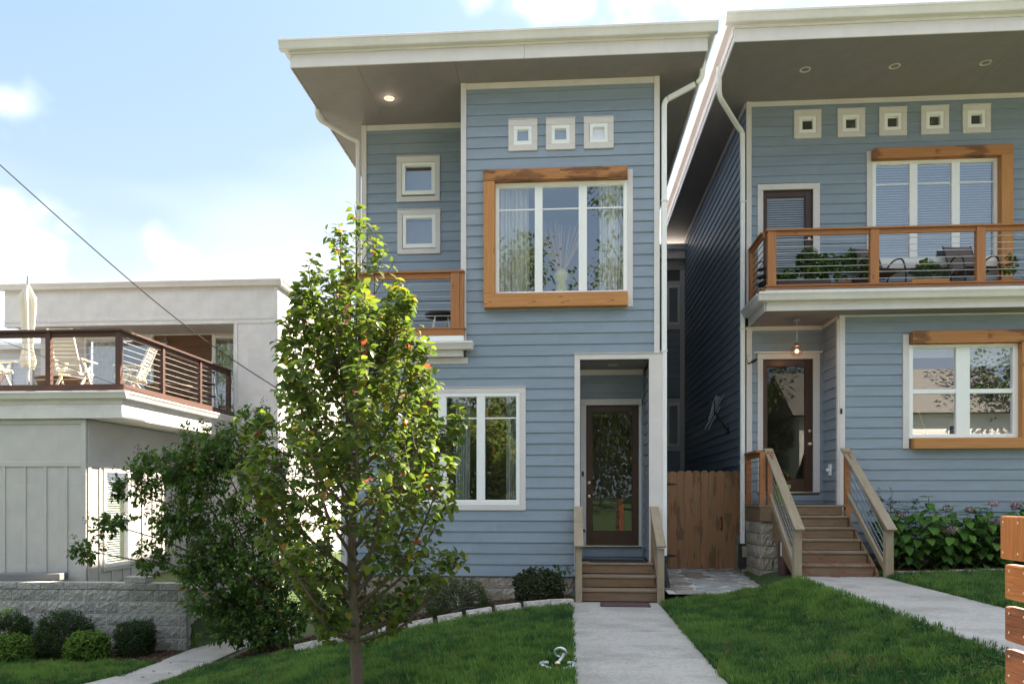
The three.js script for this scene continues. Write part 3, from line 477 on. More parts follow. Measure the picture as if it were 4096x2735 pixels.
    bx('post', -1.905, -1.76, 4.313, 5.205, z - .045, z + .045, M.rail, R, .004, 1); bx('post', -1.758, -1.69, 4.313, 5.205, z - .06, z + .03, M.rail, R, .004, 1); bx('post', -3.70, -3.56, 4.313, 5.205, z - .045, z + .045, M.rail, R, .004, 1);
    bx('top_rail', -3.555, -1.91, 5.11, 5.204, z - .02, z + .02, M.rail, R); bx('rail_cap', -3.72, -1.68, 5.206, 5.24, z - .07, z + .06, M.rail, R);
    cableRail(R, [-3.56, z], [-1.9, z], 7, 4.36, 5.08); bx('top_rail', -3.70, -3.66, 5.11, 5.2, Wz, z - .05, M.rail, R); bx('rail_cap', -3.73, -3.6, 5.206, 5.239, Wz, z - .072, M.rail, R);
    for (let i = 0; i < 7; i++) { const y = lerp(4.36, 5.08, (i + .5) / 7); tube('cable', [[-3.65, y, z - .05], [-3.65, y, Wz]], .0065, M.rod, R, 1, 6); }
  }
  // roof: soffit, fascias, gutters
  {
    const R = sub('roof', H, [-1.1, S, -14.3]), x0 = -4.335, x1 = 2.075, z0 = -12.0;
    bx('soffit', x0 + .01, -1.76, S, S + .03, -16.6, z0 - .03, M.soffit, R); bx('soffit', -1.758, x1 - .01, S + .0005, S + .03, -22.9, z0 - .03, M.soffit, R);
    bx('roof_deck', x0, -1.9, S + .031, 8.66, -16.62, z0 - .028, M.roof, R); bx('roof_deck', -1.899, x1, S + .031, 8.661, -23, z0 - .028, M.roof, R);
    for (const x of [-3.3, -2.2, -.4, .9]) bx('soffit_batten', x - .011, x + .011, S - .004, S, -13.9, z0 - .04, M.soffit, R);
    bx('fascia', x0, -.68, S - .008, 8.495, z0 - .026, z0, M.trim, R); bx('fascia', -.676, x1, S - .008, 8.495, z0 - .026, z0, M.trim, R); bx('fascia', x0 - .03, x1 + .03, 8.496, 8.66, z0 - .027, z0 + .014, M.gutter, R);
    bx('fascia', x0 - .022, x0 - .001, S - .006, 8.66, -16.6, z0 - .028, M.trim, R); bx('fascia', x1 + .001, x1 + .022, S - .006, 8.66, -22.9, z0 - .028, M.trim, R);
    gutterX(R, -4.49, 2.225, 8.525, z0 + .0145, 1.1); gutterZ(R, x0 - .023, 8.525, -16.6, z0 + .014, -1, 1.1); gutterZ(R, x1 + .023, 8.525, -22.9, z0 + .014, 1, 1.1);
    bx('drip_edge', -4.36, 2.1, 8.664, 8.676, -16.6, z0 + .06, M.gutter, R, .002); bx('drip_edge', -1.9, 2.098, 8.6625, 8.675, -22.9, -16.601, M.gutter, R, .002);
    canLight(R, -3.02, S - .001, -13.05, true);
  }
  downspout(H, [[-4.36, 8.5, -13.35], [-4.36, 8.16, -13.38], [-3.93, 8.05, -13.9], [-3.80, 8.02, -13.97], [-3.80, -.35, -13.97]]);
  downspout(H, [[2.1, 8.5, -12.52], [2.1, 8.13, -12.54], [1.56, 7.93, -12.70], [1.525, 7.86, -12.715], [1.525, .62, -12.715]], .084, .066, M.white);
  for (const y of [6.3, 3.9]) bx('strap', 1.47, 1.58, y, y + .025, -12.76, -12.675, M.gutter, H, .002);
  { // corrugated drain at the foot of the downspout
    const pts = []; for (let i = 0; i <= 44; i++) pts.push([.048 + .007 * (i % 2), i * .0105]);
    const d = local('drain_pipe', lathe([...pts], 18), M.rubber, H); d.position.set(1.56, .12, -12.52).sub(off(H)); d.rotation.set(-.35, 0, .16); d.material.side = THREE.DoubleSide;
    bx('drain_collar', 1.47, 1.58, .52, .64, -12.77, -12.66, M.rubber, H, .01);
  }
  // rear cross wall that closes the alley
  {
    const A = wall('rear_wall', H, M.room, 1.46, 3.34, .2, 8.2, [[2.72, 3.06, 6.34, 7.42], [2.72, 3.06, 2.98, 4.18]], { z: -22 }); siding(A, 1.46, 3.06, .2, 8.0, .25, [[2.6, 3.2, 6.2, 7.9], [2.6, 3.2, 2.85, 4.35]]);
    bx('inner_wall', 1.46, 3.2, .2, 8.2, -22.3, -22.16, M.room, H);
    bx('corner_board', 3.07, 3.206, .2, 7.85, -22, -21.97, M.trim, H); bx('frieze_board', 1.46, 3.206, 7.86, 8.1, -22, -21.96, M.trim, H); gutterX(H, 1.46, 3.19, 8.33, -21.7); bx('roof_deck', 1.46, 7, 8.3, 8.42, -30, -22.45, M.roof, H); bx('roof_deck', 2.1, 3.2, 8.3, 8.41, -22.449, -21.99, M.roof, H); bx('fascia', 1.46, 3.18, 8.1, 8.44, -22, -21.71, M.trim, H);
    for (const [a, b] of [[6.34, 7.42], [2.98, 4.18]]) { const w = sub('window', H, [2.9, a, -22]); windowUnit(w, [2.72, 3.06, a, b], [[2.775, 3.005, a + .06, b - .06]], -21.98, { proud: .03 }); bx('sill_casing', 2.6, 3.07, a - .13, a - .001, -22, -21.965, M.trim, w); bx('head_casing', 2.6, 3.07, b + .001, b + .13, -22, -21.965, M.trim, w); }
  }
}
// ---------------------------------------------------------------- the right-hand blue house
{
  const W2 = -14.5, B2 = -13.7, S = 8.724, XL = 3.21, XB = 4.58, XE = 11.5, H = thing('blue_house', 'slate blue lap-sided house with long timber balcony and six step stair', 'house', [6, .4, -13.7]);
  const T = (n, a, b, c, d, z, p = .028, m = M.trim, P = H) => bx(n, a, b, c, d, z, z + p, m, P, .003);
  const bigF = [5.423, 7.59, 5.75, 7.604], dU = [3.508, 4.39, 5.14, 7.12], dL = [3.505, 4.39, 1.672, 4.065], lowF = [5.724, 7.485, 2.566, 4.14];
  const small = [4.142, 4.905, 5.63, 6.355, 7.068].map(a => [a, a + .299, 8.127, 8.432]);
  const up = wall('front_wall', H, M.room, XL + .003, XE, 5.0, S - .001, [inset(bigF, .01), [dU[0], dU[1], 5.03, dU[3]], ...small.map(r => inset(r, .01))], { z: W2 });
  siding(up, XL + .085, XE, 5.12, S - .09, .62, [[5.33, 7.7, 5.5, 7.76], [3.41, 4.508, 5.0, 7.245], ...small.map(r => [r[0] - .085, r[1] + .085, 8.03, 8.52])].map(h => inset(h, .004)));
  const lw = wall('front_wall', H, M.room, XL + .003, XB + .05, .3, 4.999, [[dL[0], dL[1], dL[2], dL[3]]], { z: W2 });
  siding(lw, XL + .1, XB, 1.46, 4.59, .62, [[3.41, 4.505, 1.6, 4.19]].map(h => inset(h, .004)));
  const bw = wall('front_wall', H, M.room, XB + .003, XE, .3, 4.73, [inset(lowF, .01)], { z: B2 });
  siding(bw, XB + .085, XE, .62, 4.63, .62, [[5.63, 7.6, 2.40, 4.31]].map(h => inset(h, .004)));
  { // bay side wall facing the stair
    const m = new THREE.Mesh(wallGeo(-.8, -.002, .3, 4.73, [], .1), M.siding[1]); m.name = 'side_wall'; H.add(m); m.position.set(XB, 0, B2).sub(off(H)); m.rotation.y = -Math.PI / 2; siding(m, -.77, -.02, 1.45, 4.62, .62);
    bx('corner_board', XB - .03, XB - .001, 1.45, 4.6, W2 + .001, W2 + .035, M.siding[0], H, .003); bx('frieze_board', XB - .028, XB - .001, 4.6, 4.70, W2 + .03, B2 - .03, M.trim, H);
  }
  { // long side wall towards the alley
    const m = new THREE.Mesh(wallGeo(0, 7.5, .9, S - .001, [], .14), M.room); m.name = 'side_wall'; m.castShadow = m.receiveShadow = true; H.add(m); m.position.set(XL, 0, -22).sub(off(H)); m.rotation.y = -Math.PI / 2; siding(m, .02, 7.48, .93, S - .1, .93);
    bx('frieze_board', XL - .03, XL - .001, S - .1, S - .003, -21.9, W2 - .02, M.trim, H);
    const F = sub('foundation', H, [XL, .2, -18]); const fm = new THREE.Group(); fm.name = 'block_wall'; F.add(fm); fm.position.set(XL + .001, 0, -22).sub(off(F)); fm.rotation.y = -Math.PI / 2;
    const r = rng(31); for (let row = 0; row < 4; row++) for (let x = 4.6 - (row % 2) * .2; x < 7.4; x += .406) local('block', stoneGeo(.397, .194, .19, Math.floor(r() * 5), .018), M.blockTan[Math.floor(r() * 3)], F, [XL - .096 - F.position.x - H.position.x + .09, .9 - .1 - row * .203 - F.position.y - H.position.y, -22 + x + .2 - F.position.z - H.position.z], [0, -Math.PI / 2, 0]);
    F.remove(fm); bx('backing', XL + .06, XL + .2, 0, .9, -22, W2, M.mortar, F);
    courses(F, XB, XE, .2, .6, B2 - .01, M.blockTan, { seed: 41 });
  }
  bx('side_wall', XE, XE + .14, .3, S, -22, B2, M.siding[1], H); bx('back_wall', XL + .15, XE, .3, S, -22.1, -21.96, M.siding[1], H); bx('inner_wall', XL + .15, XE, .4, 4.95, -18.1, -18, M.room, H); bx('inner_wall', XL + .15, XE, 5.1, S, -18.1, -18, M.room, H);
  bx('floor', XL + .15, XE, 4.95, 5.0, -21.9, W2 - .15, M.room, H); bx('floor', XL + .15, XE, 1.3, 1.44, -21.9, W2 - .15, M.floorIn, H); bx('floor', XB + .15, XE, 1.3, 1.44, W2 - .14, B2 - .15, M.floorIn, H); bx('ceiling', XL + .15, XE, S - .02, S - .005, -21.9, W2 - .15, M.room, H);
  T('corner_board', XL, XL + .09, 5.0, S - .002, W2, .038); T('corner_board', XL, XL + .1, .95, 4.66, W2, .038); T('frieze_board', XL + .091, XE, S - .092, S - .003, W2, .027); T('frieze_board', XL + .101, XB - .03, 4.585, 4.69, W2, .028);
  T('corner_board', XB, XB + .092, 1.1, 4.72, B2, .038); T('frieze_board', XB + .093, XE, 4.632, 4.722, B2, .027); bx('corner_board', XB - .03, XB - .0005, 1.1, 4.6, B2 - .06, B2 + .03, M.trim, H, .003);
  // windows
  small.forEach(r => { const w = sub('window', H, [r[0] + .15, r[2], W2]); casing(w, [r[0] - .09, r[1] + .09, 8.027, 8.528], [.087, .087, .095, .097], W2, M.trim, .04); windowUnit(w, r, [[r[0] + .058, r[1] - .058, 8.185, 8.371]], W2 + .012, { proud: .022 }); });
  {
    const w = sub('window', H, [6.5, 5.7, W2]); windowUnit(w, bigF, [[5.488, 6.069, 5.83, 7.53], [6.205, 6.793, 5.83, 7.53], [6.932, 7.519, 5.83, 7.53]], W2 + .012, { muntin: [7.17], proud: .016 });
    T('side_casing', 5.325, 5.421, 5.68, 7.76, W2, .035, M.trim, w); T('sill_casing', 5.422, 7.59, 5.66, 5.749, W2, .026, M.trim, w);
    bx('head_beam', 5.40, 7.769, 7.575, 7.757, W2, W2 + .17, M.cedarStain, w, .006); bx('side_beam', 7.57, 7.769, 5.15, 7.574, W2, W2 + .168, M.cedar, w, .006, 1);
    for (const [a, b] of [[5.47, 6.09], [6.185, 6.81], [6.91, 7.54]]) blind(w, a, b, 5.8, 7.55, W2 - .07);
  }
  {
    const w = sub('window', H, [6.6, 2.4, B2]), px = [[5.786, 6.487], [6.71, 7.40]]; windowUnit(w, lowF, px.map(p => [...p, 2.622, 4.09]), B2 + .012, { proud: .02, rail: px.map(p => [...p, 3.315, 3.39]) });
    T('side_casing', 5.623, 5.722, 2.395, 4.315, B2, .035, M.trim, w);
    bx('head_beam', 5.745, 7.66, 4.141, 4.35, B2, B2 + .15, M.cedarStain, w, .006); bx('side_beam', 7.486, 7.66, 2.566, 4.14, B2, B2 + .148, M.cedar, w, .006, 1); bx('sill_beam', 5.755, 7.66, 2.384, 2.565, B2, B2 + .15, M.cedar, w, .006);
    for (const [p, h] of [[px[0], 3.93], [px[1], 3.78]]) { const s = part('shade', new THREE.PlaneGeometry(.72, 4.12 - h), M.blind, w, [(p[0] + p[1]) / 2, (4.12 + h) / 2, B2 - .06]); }
    part('cord', tubeGeo([[6.35, 2.5, 0], [6.2, 2.8, 0], [6.1, 3.1, 0]], .008), std({ color: rgb(.6, .4, .1) }), w, [0, 0, B2 - .5]);
  }
  // doors
  for (const [d, g, kn] of [[dU, [3.578, 4.27, 5.4, 7.005], [4.335, 6.0]], [dL, [3.585, 4.27, 1.895, 3.953], [4.345, 2.53]]]) {
    const lo = d === dL; T('door_casing', 3.409, d[0], lo ? 1.66 : 5.12, d[3] - .001, W2, .03); T('door_casing', d[1], 4.508, lo ? 1.66 : 5.12, d[3] - .001, W2, .03); T('door_casing', 3.409, 4.508, d[3], d[3] + .105, W2, .032);
    fullDoor(H, { x0: d[0] + .002, x1: d[1] - .002, y0: d[2] + .002, y1: d[3] - .002, z: W2 - .03, glass: g, knob: kn });
    bx('threshold', 3.42, 4.49, d[2] - .02, d[2] + .001, W2 - .1, W2 + .04, M.metal, H);
  }
  blind(H, 3.55, 4.3, 5.3, 7.02, W2 - .1, .042);
  bx('shelf_trim', 3.33, 4.54, 4.172, 4.192, W2, W2 + .09, M.white, H, .003);
  // balcony
  {
    const D = sub('balcony', H, [6, 4.7, -13.9]), xe = 10.5; bx('soffit', 3.27, xe, 4.655, 4.69, W2 + .031, -13.27, M.soffit, D); bx('deck', 3.27, xe, 4.95, 5.06, W2 + .031, -13.4, M.tread, D);
    bx('fascia', 3.262, xe, 4.65, 4.84, -13.27, -13.245, M.trim, D); bx('fascia', 3.245, xe, 4.841, 4.99, -13.275, -13.235, M.gutter, D); bx('fascia', 3.236, 3.261, 4.652, 4.94, W2 + .031, -13.272, M.trim, D);
    gutterX(D, 3.11, xe, 4.80, -13.233, 1.08); gutterZ(D, 3.234, 4.80, W2 + .04, -13.233, -1, 1.08);
    const z = -13.45; bx('rim_board', 3.296, xe, 5.0, 5.09, z - .02, z + .045, M.rail, D); bx('rim_cap', 3.285, xe, 5.091, 5.12, z - .08, z + .065, M.rail, D); bx('rim_board', 3.25, 3.295, 5.0, 5.09, W2 + .031, z - .021, M.rail, D); bx('rim_cap', 3.24, 3.3, 5.091, 5.12, W2 + .031, z - .081, M.rail, D);
    const R = sub('railing', H, [6, 5.1, z]), xs = [3.321, 4.99, 6.687, 8.4];
    xs.forEach(x => { bx('post', x, x + .142, 5.121, 6.02, z - .045, z + .052, M.rail, R, .004, 1); });
    for (let i = 0; i < 3; i++) { bx('top_rail', xs[i] + .143, xs[i + 1] - .001, 5.945, 6.02, z - .012, z + .03, M.rail, R); cableRail(R, [xs[i] + .14, z + .005], [xs[i + 1] + .002, z + .005], 7, 5.155, 5.93); }
    bx('rail_cap', 3.29, 8.7, 6.021, 6.05, z - .075, z + .075, M.rail, R);
    bx('post', 3.245, 3.345, 5.121, 6.019, W2 + .04, W2 + .13, M.rail, R, .004, 1); bx('top_rail', 3.27, 3.31, 5.945, 6.018, W2 + .131, z - .046, M.rail, R); bx('rail_cap', 3.235, 3.365, 6.021, 6.049, W2 + .03, z - .076, M.rail, R);
    for (let i = 0; i < 7; i++) { const y = lerp(5.155, 5.93, (i + .5) / 7); tube('cable', [[3.3, y, W2 + .13], [3.3, y, z - .04]], .0065, M.iron, R, 1, 6); }
  }
  // roof
  {
    const R = sub('roof', H, [6.5, S, -16]), x0 = 2.605, x1 = 12.2, z0 = -12.5; bx('soffit', x0 + .01, x1, S, S + .03, -22.4, z0 - .03, M.soffit, R); bx('roof_deck', x0, x1, S + .031, 9.07, -22.4, z0 - .028, M.roof, R);
    bx('fascia', x0, x1, S - .03, 8.9, z0 - .026, z0, M.trim, R); bx('fascia', x0 - .03, x1, 8.901, 9.07, z0 - .027, z0 + .014, M.gutter, R);
    bx('fascia', x0 - .024, x0 - .001, S - .028, 8.9, -22.4, z0 - .001, M.gutter, R); bx('fascia', x0 - .04, x0 - .0255, 8.80, 9.07, -22.4, z0 - .028, M.gutter, R);
    gutterX(R, 2.44, x1, 8.945, z0 + .0145, 1.15); gutterZ(R, x0 - .041, 8.945, -22.4, z0 + .014, -1, 1.15); bx('drip_edge', x0 - .02, x1, 9.074, 9.086, -22.4, z0 + .06, M.gutter, R, .002);
    for (const x of [4.6, 7.05, 9.4]) bx('soffit_batten', x - .011, x + .011, S - .004, S, -14.4, z0 - .04, M.soffit, R); for (const x of [3.95, 5.4, 6.85]) canLight(R, x, S - .001, -13.45, false);
  }
  downspout(H, [[2.56, 8.9, -13.6], [2.56, 8.42, -13.62], [3.02, 8.20, -14.3], [3.135, 8.16, -14.45], [3.135, .72, -14.45]], .084, .066, M.white);
  for (const y of [6.9, 4.6, 2.2]) bx('strap', 3.08, 3.2, y, y + .025, -14.49, -14.41, M.gutter, H, .002);
  bx('drain_boot', 3.07, 3.2, .28, .74, -14.51, -14.38, M.rubber, H, .02);
}
// ---------------------------------------------------------------- the white house on the left
{
  const H = thing('white_house', 'white flat-roofed house with raised deck and board-and-batten base', 'house', [-10.5, -.2, -15]);
  const T = (n, a, b, c, d, e, f, m = M.greige, P = H) => bx(n, a, b, c, d, e, f, m, P, .004);
  const zF = -13.3, xS = -8.51, zU = -17.7, xU = -6.7, zR = -18.9;
  // lower storey
  T('front_wall', -17, xS, -1.2, 2.96, zF - .14, zF); for (let i = 0; i < 14; i++) T('batten', xS - .39 - i * .387, xS - .34 - i * .387, -.4, 2.115, zF, zF + .02);
  T('corner_board', xS - .09, xS + .001, -.4, 2.95, zF, zF + .022); T('band_board', -17, xS - .091, 2.117, 2.207, zF, zF + .022); T('band_board', -17, xS - .091, 2.87, 2.95, zF, zF + .021);
  {
    const m = wall('side_wall', H, M.greige, 0, 4.35, -1.2, 2.95, [[3.05, 3.83, .34, 2.05]], { x: xS, z: -17.7, turn: Math.PI / 2 }); m.rotation.y = Math.PI / 2; m.position.set(xS, 0, zF - .02).sub(off(H));
    m.geometry = wallGeo(0, 4.35, -1.2, 2.95, [[.53, 1.28, .34, 2.05]], .12);
    for (const u of [.36, 1.40, 1.79, 2.18, 2.57, 2.96, 3.35]) local('batten', cbox(.05, 2.5, .02), M.greige, m, [u, .865, .011]); for (const u of [.75, 1.12]) local('batten', cbox(.05, .6, .02), M.greige, m, [u, -.09, .011]);
    local('band_board', cbox(4.3, .09, .022), M.greige, m, [2.15, 2.16, .0112]); local('corner_board', cbox(.09, 3.3, .022), M.greige, m, [.048, 1.28, .0113]); local('sill_casing', cbox(.9, .07, .024), M.greige, m, [.905, .245, .0122]);
    const w = sub('window', H); w.position.set(xS, 0, zF - .02).sub(off(H)); w.rotation.y = Math.PI / 2; const L = (n, a, b, c, d, e, f, mt = M.white) => local(n, cbox(b - a, d - c, f - e, .004), mt, w, [(a + b) / 2, (c + d) / 2, (e + f) / 2]);
    L('frame', .48, .55, .28, 2.1, -.06, .03); L('frame', 1.26, 1.33, .28, 2.1, -.06, .03); L('frame', .551, 1.259, 2.03, 2.1, -.06, .03); L('frame', .551, 1.259, .28, .36, -.06, .03); L('frame', .551, 1.259, 1.17, 1.21, -.05, .015);
    local('pane', new THREE.PlaneGeometry(.72, 1.7), M.glass, w, [.905, 1.2, -.02]); const gs = []; for (let y = .4; y < 2; y += .045) { const g = new THREE.BoxGeometry(.68, .002, .045); g.rotateX(.8); g.translate(.905, y, -.09); gs.push(g); } local('blind', mergeGeometries(gs), M.blind, w);
  }
  T('back_wall', -17, xS, -1.2, 2.95, -17.85, -17.72, M.room);
  // deck
  {
    const D = sub('deck', H, [-11, 3.3, -15.4]), x1 = -7.8, z1 = -13.2;
    T('soffit', -17, x1 - .03, 2.962, 3.0, zU + .01, z1 - .03, M.stucco, D); T('fascia', -17, x1, 2.96, 3.21, z1 - .029, z1, M.stucco, D); T('fascia', x1 - .029, x1, 2.961, 3.21, zU + .01, z1 - .0295, M.stucco, D); T('fascia', -17, x1 + .01, 3.211, 3.42, z1 - .03, z1 + .01, M.stucco, D); T('fascia', x1 - .02, x1 + .01, 3.2112, 3.42, zU + .01, z1 - .031, M.stucco, D);
    gutterX(D, -17, x1 + .14, 3.295, z1 + .0105, 1.0); gutterZ(D, x1 + .0105, 3.295, zU + .01, z1 + .01, 1, 1.0);
    bx('rim_board', -17, x1 + .02, 3.441, 3.56, z1 - .06, z1 - .02, M.redwood, D); bx('rim_board', x1 - .02, x1 + .02, 3.441, 3.56, zU + .01, z1 - .061, M.redwood, D);
    for (let x = x1 - .12; x > -14; x -= .145) bx('deck_board', x - .068, x + .068, 3.52, 3.548, zU + .02, z1 - .065, M.redwood, D, .004, 2);
    const R = sub('railing', H, [-11, 3.56, z1]), z = z1 - .06; const px = [-7.93, -9.215, -10.6, -11.9];
    px.forEach(x => bx('post', x, x + .09, 3.561, 4.485, z - .045, z + .045, M.redwood, R, .004, 1)); for (let i = 0; i < 3; i++) { bx('top_rail', px[i + 1] + .091, px[i] - .001, 4.395, 4.484, z - .02, z + .02, M.redwood, R); cableRail(R, [px[i + 1] + .09, z], [px[i], z], 7, 3.60, 4.37); }
    bx('rail_cap', -13, -7.78, 4.486, 4.525, z - .07, z + .075, M.redwood, R); const x = -7.865, pz = [-14.68, -16.22, -17.66];
    pz.forEach(q => bx('post', x - .045, x + .045, 3.561, 4.485, q - .045, q + .045, M.redwood, R, .004, 1)); let a = z - .046; pz.forEach(q => { bx('top_rail', x - .02, x + .02, 4.395, 4.484, q + .046, a, M.redwood, R); for (let i = 0; i < 7; i++) { const y = lerp(3.6, 4.37, (i + .5) / 7); tube('cable', [[x, y, q + .04], [x, y, a]], .0065, M.rod, R, 1, 6); } a = q - .046; });
    bx('rail_cap', x - .07, x + .085, 4.486, 4.524, -17.69, z - .071, M.redwood, R);
  }
  // upper storey
  T('wing_wall', -19, -13.02, 3.0, 5.35, -19.4, -19.2, M.greige); T('wing_wall', -19, -13.0, 5.351, 5.5, -19.5, -19.1, M.stucco); { const w = sub('window', H, [-14.3, 3.9, -19.2]); windowUnit(w, [-14.9, -13.7, 3.7, 5.1], [[-14.82, -14.34, 3.78, 5.02], [-14.26, -13.78, 3.78, 5.02]], -19.16); bx('room_back', -15, -13.6, 3.6, 5.2, -19.9, -19.8, M.room, w); }
  T('front_wall', -13.35, xU, 5.68, 6.5, zU - .12, zU, M.stucco); T('front_wall', -8.7, -7.741, -1, 2.95, zU - .12, zU - .001, M.stucco); T('front_wall', -7.74, xU, -1, 5.679, zU - .12, zU, M.stucco); T('batten', -7.74, -7.66, 3.0, 5.6, zU, zU + .018, M.stucco); T('batten', -13.35, xU, 5.60, 5.679, zU - .1, zU + .018, M.stucco); T('batten', xU - .09, xU, 3, 6.45, zU, zU + .02, M.stucco); T('batten', -13.35, xU - .091, 5.70, 5.775, zU, zU + .016, M.stucco);
  T('side_wall', xU - .12, xU - .001, -1, 6.5, -25, zU - .121, M.stucco); T('back_wall', -13.3, xU - .13, 2.9, 6.5, -25.1, -24.98, M.stucco);
  T('soffit', -13.3, -7.75, 5.64, 5.675, zR, zU - .121, M.stucco); T('recess_wall', -7.82, -7.74, 3.5, 5.64, zR, zU - .121, M.stucco); T('deck', -13.3, -7.75, 3.4, 3.545, -24, zU + .009, M.redwood);
  {
    const hs = [[-12.06, -10.4, 3.6, 5.52], [-8.72, -7.86, 3.6, 5.52]]; const m = wall('recess_wall', H, M.stucco, -13.3, -7.82, 3.5, 5.64, hs, { z: zR });
    hs.forEach((r, i) => { const w = sub('window', H, [(r[0] + r[1]) / 2, r[2], zR]); windowUnit(w, [r[0] - .06, r[1] + .06, r[2], r[3] + .06], i ? [[r[0], r[1], r[2] + .05, r[3]]] : [[r[0], -11.28, r[2] + .05, r[3]], [-11.2, r[1], r[2] + .05, r[3]]], zR + .03, { proud: .03 }); curtain(w, r[0], i ? r[1] : -11.25, r[2], r[3], zR - .2, 30 + i, i ? phy({ color: rgb(.5, .55, .42), roughness: .95, transmission: .2, thickness: 0 }) : undefined); });
    for (let i = 0; i < 14; i++) bx('wall_plank', -10.32, -8.83, 3.55 + i * .147, 3.55 + i * .147 + .141, zR, zR + .02 + (i % 3) * .002, M.plankWall, H, .005); T('trim_board', -10.40, -10.325, 3.55, 5.63, zR, zR + .04, M.white); T('trim_board', -8.825, -8.78, 3.55, 5.63, zR, zR + .04, M.white);
    T('inner_wall', -13.2, -7, 3.5, 5.9, -21.1, -21, M.room);
  }
  { const R = sub('roof', H, [-10, 6.5, -20]); T('roof_deck', -13.35, xU, 6.501, 6.56, -25, zU, M.roof, R); gutterX(R, -13.45, xU + .12, 6.455, zU + .003, 1.1); gutterZ(R, xU + .003, 6.455, -25, zU + .002, 1, 1.1); }
  { // wall lantern
    const l = sub('wall_lamp', H, [-9.98, 5.4, zR + .14]); local('bracket', tubeGeo([[0, .02, -.12], [0, .12, -.08], [0, .13, 0], [0, .08, 0]], .01), M.metal, l); local('shade', lathe([[0, .09], [.03, .085], [.085, .03], [.09, .02]], 16), std({ color: rgb(.5, .5, .5), metalness: 1, roughness: .4, side: THREE.DoubleSide }), l); local('globe', new THREE.SphereGeometry(.065, 14, 10), M.glass, l, [0, -.02, 0]);
  }
}
// ---------------------------------------------------------------- porch steps, stair, gate, walls
{
  const G = thing('porch_steps', 'three weathered wooden porch steps with sloping handrails at the middle house', 'steps', [.75, 0, -12.1]);
  const st = [[.545, -12.43, -12.68], [.365, -12.14, -12.46], [.185, -11.86, -12.18]];
  st.forEach(([y, z, zb], i) => { if (i) { bx('tread', .185 - .004 * i, 1.335 + .006 * i, y - .036, y, z - .145, z + .012, M.tread, G, .006, 0); bx('tread', .185 - .004 * i, 1.335 + .006 * i, y - .036, y - .0015, zb, z - .152, M.tread, G, .006, 0); } else { bx('tread', .19, 1.33, y - .036, y, z - .135, z + .014, M.tread, G, .006, 0); bx('tread', .19, 1.278, y - .036, y - .001, z - .3, z - .141, M.tread, G, .006, 0); }
    bx('riser', .205, 1.315, (i < 2 ? st[i + 1][0] : .0) + .012, y - .037, z - .03, z - .005, M.riser, G, .003); });
  for (const x of [.195, 1.325]) { const s = new THREE.Shape([V2(-12.66, -.02), V2(-11.9, -.02), V2(-11.9, .14), V2(-12.18, .14), V2(-12.18, .32), V2(-12.46, .32), V2(-12.46, .5), V2(-12.66, .5)]), e = new THREE.ExtrudeGeometry(s, { depth: .035, bevelEnabled: false }); e.rotateY(-Math.PI / 2).scale(1, 1, 1); const g = boxUV(e.index ? e.toNonIndexed() : e); part('stringer', g, M.riser, G, [x + .0175, 0, 0]); }
  for (const [x, w] of [[.15, .1], [1.36, .1]]) {
    bx('post', x - w / 2, x + w / 2, -.03, .81, -11.80, -11.71, M.grey, G, .005, 1); bx('post', x - w / 2, x + w / 2, .3, 1.34, -12.645, -12.56, M.riser, G, .005, 1);
    bar('handrail', [x, 1.415, -12.66], [x, .842, -11.64], .14, .036, M.grey, G, .006); bar('rail', [x, .62, -12.55], [x, .12, -11.80], .04, .085, M.riser, G);
    for (const k of [.25, .5, .75]) tube('rod', [[x, .62 + k * .68, -12.56], [x, .12 + k * .66, -11.8]], .008, M.rod, G, 1, 6);
  }
}
